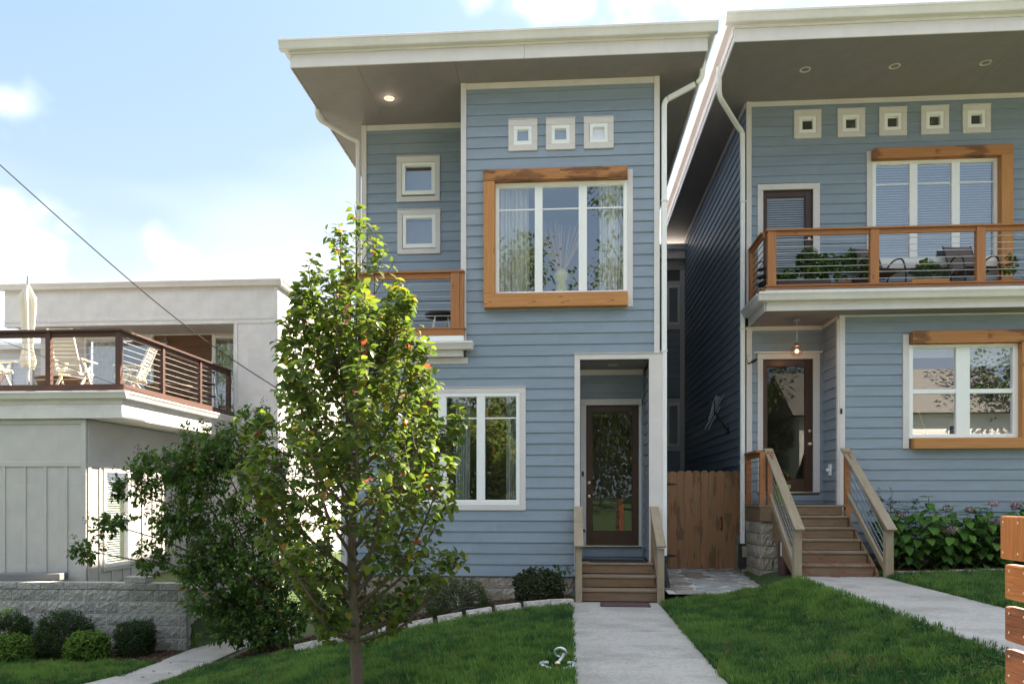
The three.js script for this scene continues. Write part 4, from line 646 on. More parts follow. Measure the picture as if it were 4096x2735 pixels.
{
  const G = thing('entry_stair', 'six step wooden stair with sloping rod railings at the balcony house', 'stair', [4, .4, -12.6]), x0 = 3.42, x1 = 4.535, y0 = 1.445, R = .1745, TZ = -13.35, D = .27;
  for (let i = 1; i < 6; i++) { const y = y0 - R * i, z = TZ + D * i; bx('tread', x0, x1, y - .036, y, z - .135, z + .016, M.tread, G, .006, 0); bx('tread', x0, x1, y - .036, y - .0015, z - D - .012, z - .141, M.tread, G, .006, 0); bx('riser', x0 + .015, x1 - .02, y - R + .002, y - .037, z - .03, z - .005, M.riser, G, .003); }
  bx('riser', x0 + .0, x1 - .01, y0 - R + .002, y0 - .037, TZ - .03, TZ - .005, M.riser, G);
  for (let i = 0; i < 8; i++) bx('deck_board', 3.17, 4.575, y0 - .036, y0, TZ + .012 - (i + 1) * .143, TZ + .012 - i * .143 - .006, M.tread, G, .005, 0);
  bx('rim_joist', 3.19, 3.42, 1.17, 1.407, TZ - .04, TZ, M.riser, G); bx('rim_joist', 3.185, 3.225, 1.17, 1.407, -14.48, TZ - .041, M.riser, G);
  for (const x of [3.40, 4.55]) { const s = new THREE.Shape([V2(-13.34, .9), V2(-12.1, .36), V2(-11.93, .36), V2(-11.93, .46), V2(-13.34, 1.36)]), e = new THREE.ExtrudeGeometry(s, { depth: .036, bevelEnabled: false }); e.rotateY(-Math.PI / 2); part('stringer', boxUV(e.index ? e.toNonIndexed() : e), M.riser, G, [x + .018, 0, 0]); }
  for (const [x, top] of [[3.36, 3.36], [4.665, 4.62]]) {
    bx('post', x - .056, x + .056, .34, 1.075, -11.9, -11.79, M.grey, G, .005, 1); bx('post', top - .045, top + .045, 1.2, 2.34, -13.46, -13.37, M.rail, G, .005, 1);
    bar('handrail', [top, 2.385, -13.53], [x, 1.095, -11.7], .145, .038, M.grey, G, .006); bar('rail', [top, 1.60, -13.40], [x, .46, -11.86], .042, .09, M.grey, G); bar('top_rail', [top, 2.30, -13.43], [x, 1.05, -11.84], .038, .085, M.riser, G);
    for (let k = 1; k < 5; k++) tube('rod', [[top + .0, lerp(1.62, 2.28, k / 5), -13.40], [x, lerp(.49, 1.03, k / 5), -11.86]], .0085, std({ color: rgb(.45, .52, .56), metalness: .9, roughness: .35 }), G, 1, 6);
  }
  // side railing of the landing
  bx('post', 3.19, 3.28, 1.446, 2.33, -14.46, -14.37, M.rail, G, .005, 1); bx('rail_cap', 3.16, 3.30, 2.331, 2.369, -14.48, -13.54, M.rail, G); bx('top_rail', 3.215, 3.255, 2.25, 2.33, -14.37, -13.46, M.rail, G); bx('post', 3.19, 3.28, 1.446, 2.33, -13.46, -13.37, M.rail, G, .005, 1);
  for (let i = 0; i < 7; i++) { const y = lerp(1.5, 2.24, (i + .5) / 7); tube('rod', [[3.235, y, -14.4], [3.235, y, -13.4]], .0085, M.rod, G, 1, 6); }
  const F = thing('block_pier', 'tan split-face block pier under the stair landing', 'pier', [3.4, .2, -13.5]); courses(F, 3.215, 3.75, .1, 1.165, -13.40, M.blockTan, { seed: 77 }); bx('core', 3.245, 3.74, .1, 1.16, -14.3, -13.58, M.mortar, F); for (let r = 0; r < 5; r++) for (let k = 0; k < 3; k++) { const z0 = -13.42 - k * .406 + (r % 2 ? .2 : 0), a = Math.max(z0 - .4, -14.45), b = Math.min(z0, -13.42); if (b - a > .06) part('block', stoneGeo(b - a - .006, .194, .06, (r + k) % 5, .014), M.blockTan[(r + k) % 3], F, [3.222, 1.0635 - r * .203, (a + b) / 2], [0, -Math.PI / 2, 0]); }
}
{
  const G = thing('wooden_gate', 'brown dog-eared picket gate in the alley between the blue houses', 'gate', [2.4, .2, -15]), z = -15; let x = 1.46, i = 0; const dog = (w, h) => { const c = .035, s = new THREE.Shape([V2(-w / 2, 0), V2(w / 2, 0), V2(w / 2, h - c), V2(w / 2 - c, h), V2(-w / 2 + c, h), V2(-w / 2, h - c)]), e = new THREE.ExtrudeGeometry(s, { depth: .017, bevelEnabled: true, bevelSize: .003, bevelThickness: .002, bevelSegments: 1 }); return boxUV(e.index ? e.toNonIndexed() : e, rr(0, 9), rr(0, 9), 1); };
  for (; x < 3.14; i++) { const w = Math.min(.139, 3.195 - x); part('picket', dog(w, 1.83 + rr(-.008, .008)), M.gate[i % 4], G, [x + w / 2, .235, z + rr(0, .004)], [0, 0, rr(-.003, .003)]); x += w + .006; }
  for (const y of [.45, 1.1, 1.8]) bx('cross_rail', 1.46, 3.19, y, y + .09, z - .045, z - .005, M.gate[1], G);
  for (const y of [.47, 1.82]) { bx('hinge', 1.72, 1.765, y - .075, y + .075, z + .021, z + .028, M.iron, G, .002); const s = new THREE.Shape([V2(0, -.03), V2(.06, -.028), V2(.25, -.012), V2(.27, 0), V2(.25, .012), V2(.06, .028), V2(0, .03)]), e = new THREE.ExtrudeGeometry(s, { depth: .005, bevelEnabled: false }); part('hinge_strap', e, M.iron, G, [1.766, y, z + .022]); }
  tube('handle', [[2.86, .98, z + .02], [2.86, 1.0, z + .055], [2.86, 1.09, z + .062], [2.86, 1.16, z + .055], [2.86, 1.18, z + .02]], .009, M.iron, G, 16, 8); bx('handle_plate', 2.845, 2.875, .95, 1.0, z + .021, z + .026, M.iron, G); bx('handle_plate', 2.845, 2.875, 1.165, 1.215, z + .021, z + .026, M.iron, G);
}
{
  const G = thing('retaining_wall', 'grey split-face block retaining wall behind the clipped bushes', 'wall', [-8.5, -1, -12.7]), z = -12.6, xr = -6.33;
  bx('core', -13, xr - .012, -1.2, .01, -12.8, z - .009, M.mortar, G);
  courses(G, -13, xr, -1.2, .03, z, M.block, { seed: 3, rough: .016, shift: -.11, bl: .415, gap: .014 });
  { let x = xr - .05; const r = rng(8); let i = 0; while (x > -12.9) { part('cap_block', stoneGeo(.409, .108, .24, i % 5, .006), M.block[i % 4], G, [x - .2075, .086 + r() * .003, z - .12 + r() * .01]); x -= .415; i++; } }
  for (let k = 0; k < 6; k++) part('block', stoneGeo(.19, .194, .1, k % 5, .012), M.block[k % 4], G, [xr - .04, -.07 - k * .203, z - .15], [0, Math.PI / 2, 0]);
  for (let r = 0; r < 6; r++) for (let k = 0; k < 12; k++) { const z0 = -12.82 - k * .415 + (r % 2 ? .2 : 0); part('block', stoneGeo(.405, .194, .12, (r * 2 + k) % 5, .02), M.block[(r + k * 3) % 4], G, [xr - .065, -.07 - r * .203, Math.min(z0, -12.81) - .205], [0, Math.PI / 2, 0]); }
  bx('core', xr - .35, xr - .13, -1.2, .02, -17.6, -12.89, M.mortar, G);
  const L = tag(part('loose_block', cbox(.40, .10, .2, .008), M.block[2], scene, [-7.22, .195, -12.72], [0, -.1, .0]), 'single grey concrete block lying on the block wall cap', 'block');
  const B2 = tag(part('slab_curb', cbox(1.1, .12, .3, .008), std({ color: rgb(.19, .19, .195), roughness: .85 }), scene, [-9.3, .20, -12.98], [0, .12, 0]), 'dark grey slab curb behind the block wall', 'slab');
}
M.edging = M.block[2].clone(); M.edging.color = rgb(1.25, 1.22, 1.2);
EDGE.slice(1, -1).forEach(([x, z], i) => { const nx = EDGE[i + 2], a = Math.atan2(nx[1] - z, nx[0] - x), cx = (x + nx[0]) / 2, cz = (z + nx[1]) / 2; const m = part('edging_stone', stoneGeo(.345, .15, .19, i % 5, .014), M.edging, scene, [cx, ground(cx, cz) + .07, cz], [-.08 + rr(-.03, .03), -a + rr(-.04, .04), Math.atan2(ground(nx[0], nx[1]) - ground(x, z), .4)]);
  tag(m, i === 9 ? 'grey edging stone ending at the front path' : `grey edging stone, number ${['two', 'three', 'four', 'five', 'six', 'seven', 'eight', 'nine', 'ten'][8 - i]} counted from the front path`, 'edging stone', 'edging stones along the mulch bed'); });
for (let i = 0; i < 5; i++) { const x = 5.05 + i * .42, z = -12.15 + .04 * Math.sin(i * 2); tag(part('edging_stone', stoneGeo(.38, .1, .15, i, .012), M.blockTan[i % 3], scene, [x, ground(x, z) + .03, z], [-.06, rr(-.08, .08), 0]), `tan edging stone under the hydrangea, number ${['one', 'two', 'three', 'four', 'five'][i]} from the stair post`, 'edging stone', 'edging stones under the hydrangea'); }
{ // board screen at the street corner
  const G = thing('board_fence', 'orange stained board fence end close to the camera', 'fence', [1.75, .3, -2.9]); G.rotation.y = .0;
  let fi = 0; const f = (n, x0, x1, y0, y1, z0, z1) => bx(n, x0, x1, y0, y1, z0, z1, fi++ % 3 === 1 ? M.board : M.board2, G, .006);
  f('post', 1.652, 1.74, .0, 1.35, -2.95, -2.86);
  const ys = [1.197, 1.042, .885, .72, .565, .41, .255]; ys.forEach((y, i) => { f('board', 1.609 + rr(-.002, .002), 1.65, y, y + .127, -3.03 + rr(-.006, .006), -1.2); });
  bx('cap_board', 1.586, 1.608, 1.345, 1.503, -3.015, -2.80, M.board, G, .005, 1); bx('cap_board', 1.609, 1.75, 1.47, 1.50, -3.03, -1.2, M.board, G, .005, 2);
  ys.slice(0, 6).forEach(y => { for (const dz of [-2.995, -2.90]) for (const dy of [.035, .105]) { const s = lathe([[0, .0022], [.0035, .002], [.0045, 0]], 10); s.rotateZ(Math.PI / 2); part('nail', s, M.brass, G, [1.607, y + dy, dz]); } });
  for (const dz of [-2.995, -2.90]) for (const y of [1.37, 1.48]) { const s = lathe([[0, .0022], [.0035, .002], [.0045, 0]], 10); s.rotateZ(Math.PI / 2); part('nail', s, M.brass, G, [1.5855, y, dz]); }
}
// ---------------------------------------------------------------- small things
tag(part('doormat', boxUV((() => { const gs = [cbox(.9, .012, .3, .004)]; for (let i = 0; i < 44; i++) { const b = new THREE.BoxGeometry(.008, .008, .28).toNonIndexed(); b.translate(-.43 + i * .02, .009, 0); gs.push(boxUV(b)); } return mergeGeometries(gs.map(g => { const q = g.index ? g.toNonIndexed() : g; for (const k of Object.keys(q.attributes)) if (!['position', 'normal', 'uv'].includes(k)) q.deleteAttribute(k); return q; })); })()), M.rubber, scene, [.79, .556, -12.6]), 'black ribbed rubber doormat on the porch landing', 'doormat');
{
  const map = tex(256, (u, v) => { const e = Math.min(u, 1 - u) * 3, f = Math.min(v, 1 - v), b = (e > .1 && e < .16) || (f > .12 && f < .17), d = Math.abs(Math.sin(u * 40)) * Math.abs(Math.sin(v * 14)) > .55; return b ? [.03, .028, .03] : d ? [.14, .045, .05] : [.06, .05, .055]; }); const g = cbox(.72, .014, .42, .004, null, false); const p = g.attributes.position, uv = g.attributes.uv; for (let i = 0; i < p.count; i++) uv.setXY(i, p.getX(i) / .72 + .5, p.getZ(i) / .42 + .5);
  tag(part('doormat', g, std({ map, roughness: .95 }), scene, [.82, .014, -11.52], [0, -.03, 0]), 'dark red patterned mat on the concrete at the foot of the steps', 'doormat');
}
{
  const G = thing('sprinkler', 'small silver lawn sprinkler with curved arms lying beside the front path', 'sprinkler', [-.1, ground(-.1, -7.35) + .05, -7.3]), m = std({ color: rgb(.72, .76, .78), roughness: .3, metalness: .6 });
  for (const q of [-1, 1]) local('arm', tubeGeo([[q * .10, .0, -.06], [q * .15, .012, .02], [q * .145, .012, .11], [q * .09, .004, .19], [q * .05, 0, .21]], .019, 16, 8), m, G); local('spray_bar', tubeGeo([[.05, .06, -.17], [.05, .075, -.05], [.03, .065, .06], [0, .04, .14]], .014, 12, 8), m, G);
  const hd = new THREE.TorusGeometry(.055, .012, 8, 20); local('swivel', hd, m, G, [.02, .07, -.2], [.5, 0, 0]); local('nozzle', lathe([[0, 0], [.03, 0], [.028, .03], [.01, .042], [0, .042]], 12), M.brass, G, [0, .02, .15]);
  tag(tube('garden_hose', [[.0, .04, -7.52], [-.02, .02, -7.8], [.0, .0, -8.3], [.005, .0, -9], [.0, .005, -10], [.01, .03, -10.9], [.0, .06, -11.35]].map(([x, y, z]) => [x, y + .012, z]), .013, std({ color: rgb(.02, .022, .02), roughness: .5 }), scene, 40, 8), 'black garden hose lying along the edge of the front path', 'hose');
  tag(tube('drip_hose', [[-.3, .02, -11.5], [-.7, .09, -11.4], [-1.1, .03, -11.35], [-1.5, .14, -11.1], [-1.85, .02, -11.0]].map(([x, y, z]) => [x, ground(x, z) + y + .03, z]), .012, M.rubber, scene, 30, 7), 'black irrigation tube looping over the mulch by the edging stones', 'hose');
}
{ // hanging globe lamp at the right-hand entry
  const G = thing('pendant_lamp', 'glass globe pendant lamp hanging over the balcony house entry', 'lamp', [3.94, 4.65, -13.9]);
  local('canopy', lathe([[0, .0], [.062, 0], [.062, -.012], [.05, -.022], [0, -.024]], 18), M.metal, G); local('stem', new THREE.CylinderGeometry(.006, .006, .42, 8), M.metal, G, [0, -.22, 0]);
  local('fitter', lathe([[0, -.40], [.028, -.40], [.03, -.45], [.05, -.455], [.05, -.462]], 16), M.metal, G); const gl = phy({ color: rgb(1, .86, .74), roughness: .02, transmission: 1, thickness: 0, ior: 1.5 }); local('globe', lathe([[.04, -.455], [.075, -.475], [.1, -.52], [.104, -.555], [.09, -.60], [.06, -.635], [.045, -.642]], 24), gl, G);
  local('bulb', new THREE.SphereGeometry(.032, 14, 10), std({ color: rgb(1, .9, .8), emissive: rgb(1, .62, .32), emissiveIntensity: 1.3 }), G, [0, -.55, 0]); const l = new THREE.PointLight(0xffb070, .022, 0, 2); l.name = 'pendant_bulb'; l.position.set(3.94, 4.10, -13.9); l.castShadow = true; l.shadow.radius = 1.5; scene.add(l);
}
{ // antenna on the alley wall
  const G = thing('antenna', 'small rod antenna on a bent arm fixed to the alley side wall', 'antenna', [3.17, 2.9, -15.9]), al = std({ color: rgb(.8, .82, .84), metalness: .3, roughness: .35 });
  local('mount', cbox(.03, .12, .1), M.iron, G); local('arm', tubeGeo([[0, 0, 0], [-.06, .06, .02], [-.1, .16, -.05], [-.16, .3, -.28], [-.18, .4, -.36]], .016, 16, 8), M.iron, G); local('boom', tubeGeo([[-.19, .34, -.42], [-.2, .66, -.36]], .012, 1, 6), M.iron, G);
  [[.30, .34], [.42, .52], [.5, .34], [.55, .26], [.6, .2], [.66, .16]].forEach(([y, l], i) => local('element', tubeGeo([[-.2 - l * .4, y - l * .7, -.4 + .1], [-.2 + l * .4, y + l * .7, -.40 - .1]], .006, 1, 6), al, G));
}
{ // wall fittings
  const cam = thing('security_camera', 'small black security camera on the corner board beside the pendant lamp', 'camera', [3.26, 4.02, -14.4]); const b = new THREE.CylinderGeometry(.024, .024, .1, 12); b.rotateX(1.2); local('body', b, M.black, cam, [.06, .0, .04], [0, .7, 0]); local('bracket', tubeGeo([[-.03, -.03, -.06], [0, -.03, 0], [.04, 0, .02]], .012), M.black, cam); local('cable', tubeGeo([[-.03, -.02, -.06], [-.04, .1, -.05], [.03, .12, -.07]], .003), M.black, cam);
  tag(part('doorbell', cbox(.035, .085, .02, .004), M.black, scene, [.245, 1.98, -13.66]), 'black doorbell on the casing left of the middle house door', 'doorbell'); tag(part('doorbell', cbox(.035, .09, .02, .004), M.black, scene, [4.605, 3.03, -13.655]), 'black doorbell on the corner board of the balcony house bay', 'doorbell');
  const o = thing('outlet_box', 'white outlet box on the bay side wall above the stair landing', 'outlet', [4.545, 2.05, -14.05]); local('cover', cbox(.035, .2, .11, .008), M.white, o); local('plug', cbox(.05, .05, .04, .008), M.white, o, [-.04, .0, .0]);
  const hd = thing('door_latch', 'small black latch box on the casing low beside the middle house door', 'latch', [.26, 1.0, -13.655]); local('body', cbox(.04, .05, .03), M.black, hd); local('lever', cbox(.05, .012, .02), M.black, hd, [.03, -.015, .015]);
  const pipe = thing('drain_stub', 'dark brown drain pipe with a paper tag beside the stair stringer', 'pipe', [3.55, .2, -12.75]); local('pipe', lathe([[.0, 0], [.1, 0], [.1, .62], [.0, .62]], 18), std({ color: rgb(.06, .032, .026), roughness: .6 }), pipe, [-.1, .05, -.1]); const tg = new THREE.CylinderGeometry(.1025, .1025, .22, 16, 1, true, -.9, 1.5); local('tag', tg, std({ color: rgb(.6, .6, .58), roughness: .9, side: THREE.DoubleSide }), pipe, [-.1, .55, -.1]);
}
{ // red light string lying over the stair
  const y = i => 1.445 - .1745 * i, L = []; L.push([3.42, 1.0, -11.85], [3.45, .83, -11.83], [3.6, .75, -12.0], [3.8, .66, -12.0], [4.0, .60, -11.97], [4.2, .595, -11.98], [4.42, .59, -11.98], [4.5, .5, -11.95], [4.35, .42, -11.85], [4.1, .45, -11.93], [3.9, .57, -11.97], [3.65, .6, -12.0], [3.5, .57, -11.97], [3.55, .45, -11.94], [3.8, .42, -11.8], [4.0, .42, -11.85], [4.05, .6, -11.96], [3.7, .62, -11.99]);
  tag(tube('extension_cord', L, .0045, std({ color: rgb(.28, .02, .02), roughness: .5 }), scene, 120, 5), 'thin red cord looped over the lowest stair treads', 'cord');
}
// overhead wires
tag(tube('power_line', [[-13.2, 10.4, -13], [-10.2, 7.5, -13.6], [-7.2, 4.85, -14.0], [-5.6, 3.72, -14.2], [-4.0, 2.8, -14.3], [-3.82, 2.74, -14.3]], .011, M.black, scene, 40, 6), 'thick black service cable slanting down in front of the white house', 'cable');
tag(tube('power_line', [[-12.6, 5.35, -13.2], [-9.6, 4.2, -13.05], [-7.3, 3.36, -13.0], [-5.6, 2.95, -13.3], [-3.82, 2.7, -14.2]], .0055, M.black, scene, 40, 6), 'thin black wire crossing in front of the white house deck', 'cable');
// ---------------------------------------------------------------- deck and balcony furniture
function deckChair(label, pos, turn, scale = 1) {
  const G = thing('deck_chair', label, 'chair', pos, 'white slatted chairs on the white house deck'); G.rotation.y = turn; G.scale.setScalar(scale); const m = std({ color: rgb(.78, .72, .58), roughness: .6 });
  const B = (n, a, b, w, h) => { const { g, m: mm, c } = barGeo(a, b, w, h); const o = local(n, g, m, G, [c.x, c.y, c.z]); o.quaternion.setFromRotationMatrix(mm); };
  for (const s of [-1, 1]) { B('leg', [s * .26, 0, .25], [s * .26, .62, -.12], .03, .045); B('leg', [s * .23, 0, -.25], [s * .23, .55, .18], .03, .045); B('back_frame', [s * .22, .38, -.12], [s * .22, 1.12, -.42], .03, .04); B('armrest', [s * .28, .62, -.25], [s * .28, .62, .28], .055, .025); B('seat_frame', [s * .22, .40, .28], [s * .22, .36, -.2], .03, .04); }
  for (let i = 0; i < 11; i++) { const t = i / 10; local('back_slat', cbox(.42, .042, .014, .002), m, G, [0, lerp(.44, 1.1, t), lerp(-.13, -.40, t)], [-.38, 0, 0]); } for (let i = 0; i < 7; i++) local('seat_slat', cbox(.42, .014, .045, .002), m, G, [0, lerp(.37, .41, i / 6) + .025, lerp(-.18, .27, i / 6)]);
  return G;
}
deckChair('white slatted high-back deck chair facing away behind the middle railing bay', [-9.55, 3.55, -14.5], Math.PI + .05, 1.05); deckChair('white slatted deck chair seen from its side by the deck corner', [-8.75, 3.55, -15.2], -1.35, 1.0); deckChair('white slatted deck chair cut off by the left picture edge', [-10.9, 3.55, -14.1], 1.3, 1.0);
{
  const G = thing('parasol', 'closed cream parasol on a grey pole on the white house deck', 'parasol', [-10.75, 3.55, -14.9]); local('pole', new THREE.CylinderGeometry(.028, .03, 2.42, 12), std({ color: rgb(.55, .56, .62), roughness: .4, metalness: .4 }), G, [0, 1.21, 0]);
  const p = [], ix = [], n = 36, prof = [[2.24, .035], [2.16, .06], [2.02, .12], [1.88, .13], [1.4, .10], [1.0, .08], [.76, .13], [.62, .10]]; prof.forEach(([y, r], j) => { for (let i = 0; i <= n; i++) { const a = i / n * 6.283, q = r * (1 + .28 * Math.sin(a * 6 + j * .4) * (j ? 1 : 0)); p.push(Math.cos(a) * q, y + (j > 5 ? .05 * Math.sin(a * 6) : 0), Math.sin(a) * q); } }); for (let j = 0; j < prof.length - 1; j++) for (let i = 0; i < n; i++) { const a = j * (n + 1) + i; ix.push(a, a + 1, a + n + 1, a + 1, a + n + 2, a + n + 1); } local('canopy', meshGeo(p, null, ix), phy({ color: rgb(.74, .71, .62), roughness: .95, transmission: .25, thickness: 0 }), G); local('base', lathe([[0, 0], [.24, 0], [.24, .05], [.05, .09], [.04, .2], [0, .2]], 20), M.iron, G);
  const lad = thing('step_ladder', 'folding aluminium step ladder leaning by the deck door of the white house', 'ladder', [-8.15, 3.55, -17.15]); lad.rotation.y = .5; for (const s of [-1, 1]) { local('side_rail', tubeGeo([[s * .22, 0, .25], [s * .15, .95, .0], [s * .12, 1.12, -.02]], .016, 8, 8), M.metal, lad); local('side_rail', tubeGeo([[s * .2, 0, -.25], [s * .15, .8, -.02]], .014, 2, 8), M.metal, lad); } for (const [y, z] of [[.28, .18], [.56, .1], [.84, .03]]) local('tread', cbox(.36, .03, .14, .006), M.black, lad, [0, y, z]);
}
M.wicker = wood([.2, .13, .075], [.08, .05, .03], [.2, .15, .1], 140, { knots: 0, rep: [6, 6] });
function wickerChair(label, pos, turn) { const G = thing('wicker_chair', label, 'chair', pos, 'low wicker chairs on the white house deck'); G.rotation.y = turn; const m = M.wicker; const g = new THREE.SphereGeometry(.5, 22, 10, 0, 6.283, Math.PI * .52, Math.PI * .42); g.scale(1, .75, 1); m.side = THREE.DoubleSide; local('seat_shell', g, m, G, [0, .42, 0]); local('base', lathe([[.18, 0], [.3, 0], [.28, .06], [.15, .12]], 18), m, G); const rim = new THREE.TorusGeometry(.495, .025, 8, 28); rim.rotateX(Math.PI / 2); local('rim', rim, m, G, [0, .40, 0]); return G; }
wickerChair('round brown wicker seat near the first deck post of the white house', [-10.2, 3.55, -15.2], 0); wickerChair('round brown wicker seat behind the side railing of the white house deck', [-8.6, 3.55, -16.4], 0);
function slingChair(label, pos, turn) {
  const G = thing('patio_chair', label, 'chair', pos, 'dark sling chairs on the timber balcony'); G.rotation.y = turn; const fab = std({ color: rgb(.13, .10, .10), roughness: .85, side: THREE.DoubleSide });
  for (const s of [-1, 1]) { local('frame_side', tubeGeo([[s * .29, 0, .3], [s * .3, .3, .32], [s * .3, .58, .22], [s * .3, .62, .0], [s * .29, .55, -.15]], .014, 18, 7), M.black, G); local('back_frame', tubeGeo([[s * .27, .0, -.32], [s * .27, .38, -.05], [s * .26, .36, .28]], .013, 10, 7), M.black, G); local('back_frame', tubeGeo([[s * .25, .36, -.16], [s * .25, .95, -.42]], .013, 2, 7), M.black, G); }
  local('backrest', cbox(.5, .6, .012, .003), fab, G, [0, .66, -.29], [-.42, 0, 0]); local('seat', cbox(.52, .014, .5, .003), fab, G, [0, .37, .06], [-.08, 0, 0]); local('front_bar', tubeGeo([[-.29, .02, .31], [.29, .02, .31]], .012, 1, 6), M.black, G); return G;
}
slingChair('dark sling patio chair left of the rosemary box on the balcony', [5.35, 5.06, -14.02], .25); slingChair('dark sling patio chair right of the rosemary box on the balcony', [6.9, 5.06, -14.02], .1);
{ const G = thing('patio_table', 'small round black table between the two sling chairs', 'table', [6.15, 5.06, -14.1]); local('top', lathe([[0, .46], [.24, .46], [.25, .45], [.24, .44], [0, .44]], 24), M.black, G); for (let i = 0; i < 3; i++) { const a = i * 2.1; local('leg', tubeGeo([[Math.cos(a) * .08, .44, Math.sin(a) * .08], [Math.cos(a) * .2, 0, Math.sin(a) * .2]], .01, 1, 6), M.black, G); } }
{ const G = thing('stool', 'dark seat on pale metal legs behind the small balcony railing', 'stool', [-2.15, 4.25, -13.1]); local('seat', lathe([[0, .38], [.2, .37], [.27, .40], [.26, .36], [.15, .33], [0, .33]], 22), std({ color: rgb(.03, .028, .03), roughness: .6 }), G); for (let i = 0; i < 4; i++) { const a = .5 + i * 1.57; local('leg', tubeGeo([[Math.cos(a) * .15, .34, Math.sin(a) * .15], [Math.cos(a) * .22, 0, Math.sin(a) * .22]], .012, 1, 7), M.white, G); } }
{ // green reeds in a vase behind the big window
  const G = thing('reed_vase', 'yellow green vase with a fan of thin reeds inside the upper timber-framed window', 'vase', [-.12, 4.56, -13.05]); local('vase', lathe([[0, 0], [.11, 0], [.13, .1], [.105, .4], [.075, .58], [.12, .64], [.125, .7], [.08, .76], [.07, .78]], 24), std({ color: rgb(.52, .46, .03), roughness: .25, side: THREE.DoubleSide }), G);
  const r = rng(4), gs = []; for (let i = 0; i < 60; i++) { const a = r() * 6.283, q = .1 + .36 * Math.sqrt(r()); gs.push(tubeGeo([[Math.cos(a) * .04, .74, Math.sin(a) * .04], [Math.cos(a) * q, 1.36 + .22 * r(), Math.sin(a) * q * .3]], .0028, 1, 4)); } const m = local('reeds', mergeGeometries(gs), std({ color: rgb(.55, .36, .2), roughness: .8 }), G); m.userData.kind = 'stuff';
}
// ---------------------------------------------------------------- plants
function leafGeo(L, W, fold = .25, curl = .25, tip = 1) {          // base at the origin, along +z, upper side +y
  const z = [0, .22, .5, .8, 1], w = [0, .78, 1, .6 * tip, 0], rib = z.map(t => [0, -curl * L * t * t, t * L]), e = s => [1, 2, 3].map(i => [s * w[i] * W / 2, fold * w[i] * W / 2 - curl * L * z[i] * z[i], z[i] * L - .03 * L]);
  const A = e(-1), B = e(1), P = [...rib, ...A, ...B].flat(), ix = [0, 1, 5, 0, 8, 1, 1, 2, 6, 1, 6, 5, 1, 8, 9, 1, 9, 2, 2, 3, 7, 2, 7, 6, 2, 9, 10, 2, 10, 3, 3, 4, 7, 3, 10, 4];
  return meshGeo(P, null, ix);
}
const leafMat = (c, o = {}) => phy(Object.assign({ color: rgb(...c), roughness: 1, transmission: .45, thickness: 0, specularIntensity: .25, clearcoat: .3, clearcoatRoughness: .28, side: THREE.DoubleSide }, o));
const UPV = V(0, 1, 0);
function leafMatrix(p, dir, up, s) { const Z = dir.clone().normalize(), X = up.clone().cross(Z); if (X.lengthSq() < 1e-4) X.set(1, 0, 0); X.normalize(); const Y = Z.clone().cross(X); return new THREE.Matrix4().makeBasis(X.multiplyScalar(s), Y.multiplyScalar(s), Z.multiplyScalar(s)).setPosition(p); }
// leaves: [{m, c(index in palette), p}] in the plant's own axes; the 300 nearest are single leaves
function addLeaves(plant, leaves, geo, palette, o = {}) {
  const crown = sub(o.name || 'crown', plant), wp = off(plant), mats = palette.map(c => leafMat(c, o.mat)); const single = o.single ?? 300;
  leaves.forEach(l => { const q = V().setFromMatrixPosition(l.m).add(wp); l.d = q.distanceTo(camera.position) + (o.bias ? o.bias(q) : 0); }); leaves.sort((a, b) => a.d - b.d);
  leaves.slice(0, single).forEach(l => { const m = new THREE.Mesh(geo, mats[l.c]); m.name = 'leaf'; m.castShadow = m.receiveShadow = true; m.matrix.copy(l.m); m.matrix.decompose(m.position, m.quaternion, m.scale); crown.add(m); });
  const rest = leaves.slice(single); if (rest.length) { const I = new THREE.InstancedMesh(geo, leafMat([1, 1, 1], o.mat), rest.length); I.name = 'foliage'; I.userData.kind = 'stuff'; I.castShadow = I.receiveShadow = true; const r = rng(leaves.length); rest.forEach((l, i) => { I.setMatrixAt(i, l.m); const k = .8 + .4 * r(); I.setColorAt(i, rgb(palette[l.c][0] * k, palette[l.c][1] * k, palette[l.c][2] * k)); }); crown.add(I); }
  return crown;
}
const jit = (r, k) => V((r() - .5) * k, (r() - .5) * k, (r() - .5) * k);
// leaves along a twig
function twigLeaves(out, a, b, n, size, r, pick, droop = .5, spread = .9) {
  const d = b.clone().sub(a).normalize();
  for (let i = 0; i < n; i++) { const t = (i + .6) / n, p = a.clone().lerp(b, .15 + .85 * t), side = V().randomDirection2(r).cross(d).normalize(), dir = d.clone().multiplyScalar(.45).addScaledVector(side, spread).add(V(0, -droop * r(), 0)).normalize(), up = UPV.clone().add(jit(r, 1.1)); out.push({ m: leafMatrix(p.clone().addScaledVector(dir, size * .25), dir, up, size * (.72 + .5 * r())), c: pick(p) }); }
}
THREE.Vector3.prototype.randomDirection2 = function (r) { const u = r() * 2 - 1, t = r() * 6.283, s = Math.sqrt(1 - u * u); return this.set(s * Math.cos(t), u, s * Math.sin(t)); };
const barkMap = [tex(256, (u, v) => { const k = .6 + .8 * fbm(u * 8, v * 30, 128, 4); return [k * .5, k * .5, k * .5]; }, true, [2, 3]), tex(256, (u, v) => fbm(u * 10, v * 40, 128, 3), false, [2, 3])];
const bark = c => std({ color: rgb(c[0] * 2, c[1] * 2, c[2] * 2), map: barkMap[0], bumpMap: barkMap[1], bumpScale: .006, roughness: .9 });
const twigGeo = (a, b, r0, r1, mid, rad = 5, seg = 4) => tubeGeo(mid ? [a, mid, b].map(p => [p.x, p.y, p.z]) : [a, b].map(p => [p.x, p.y, p.z]), r0, seg, rad, r1);

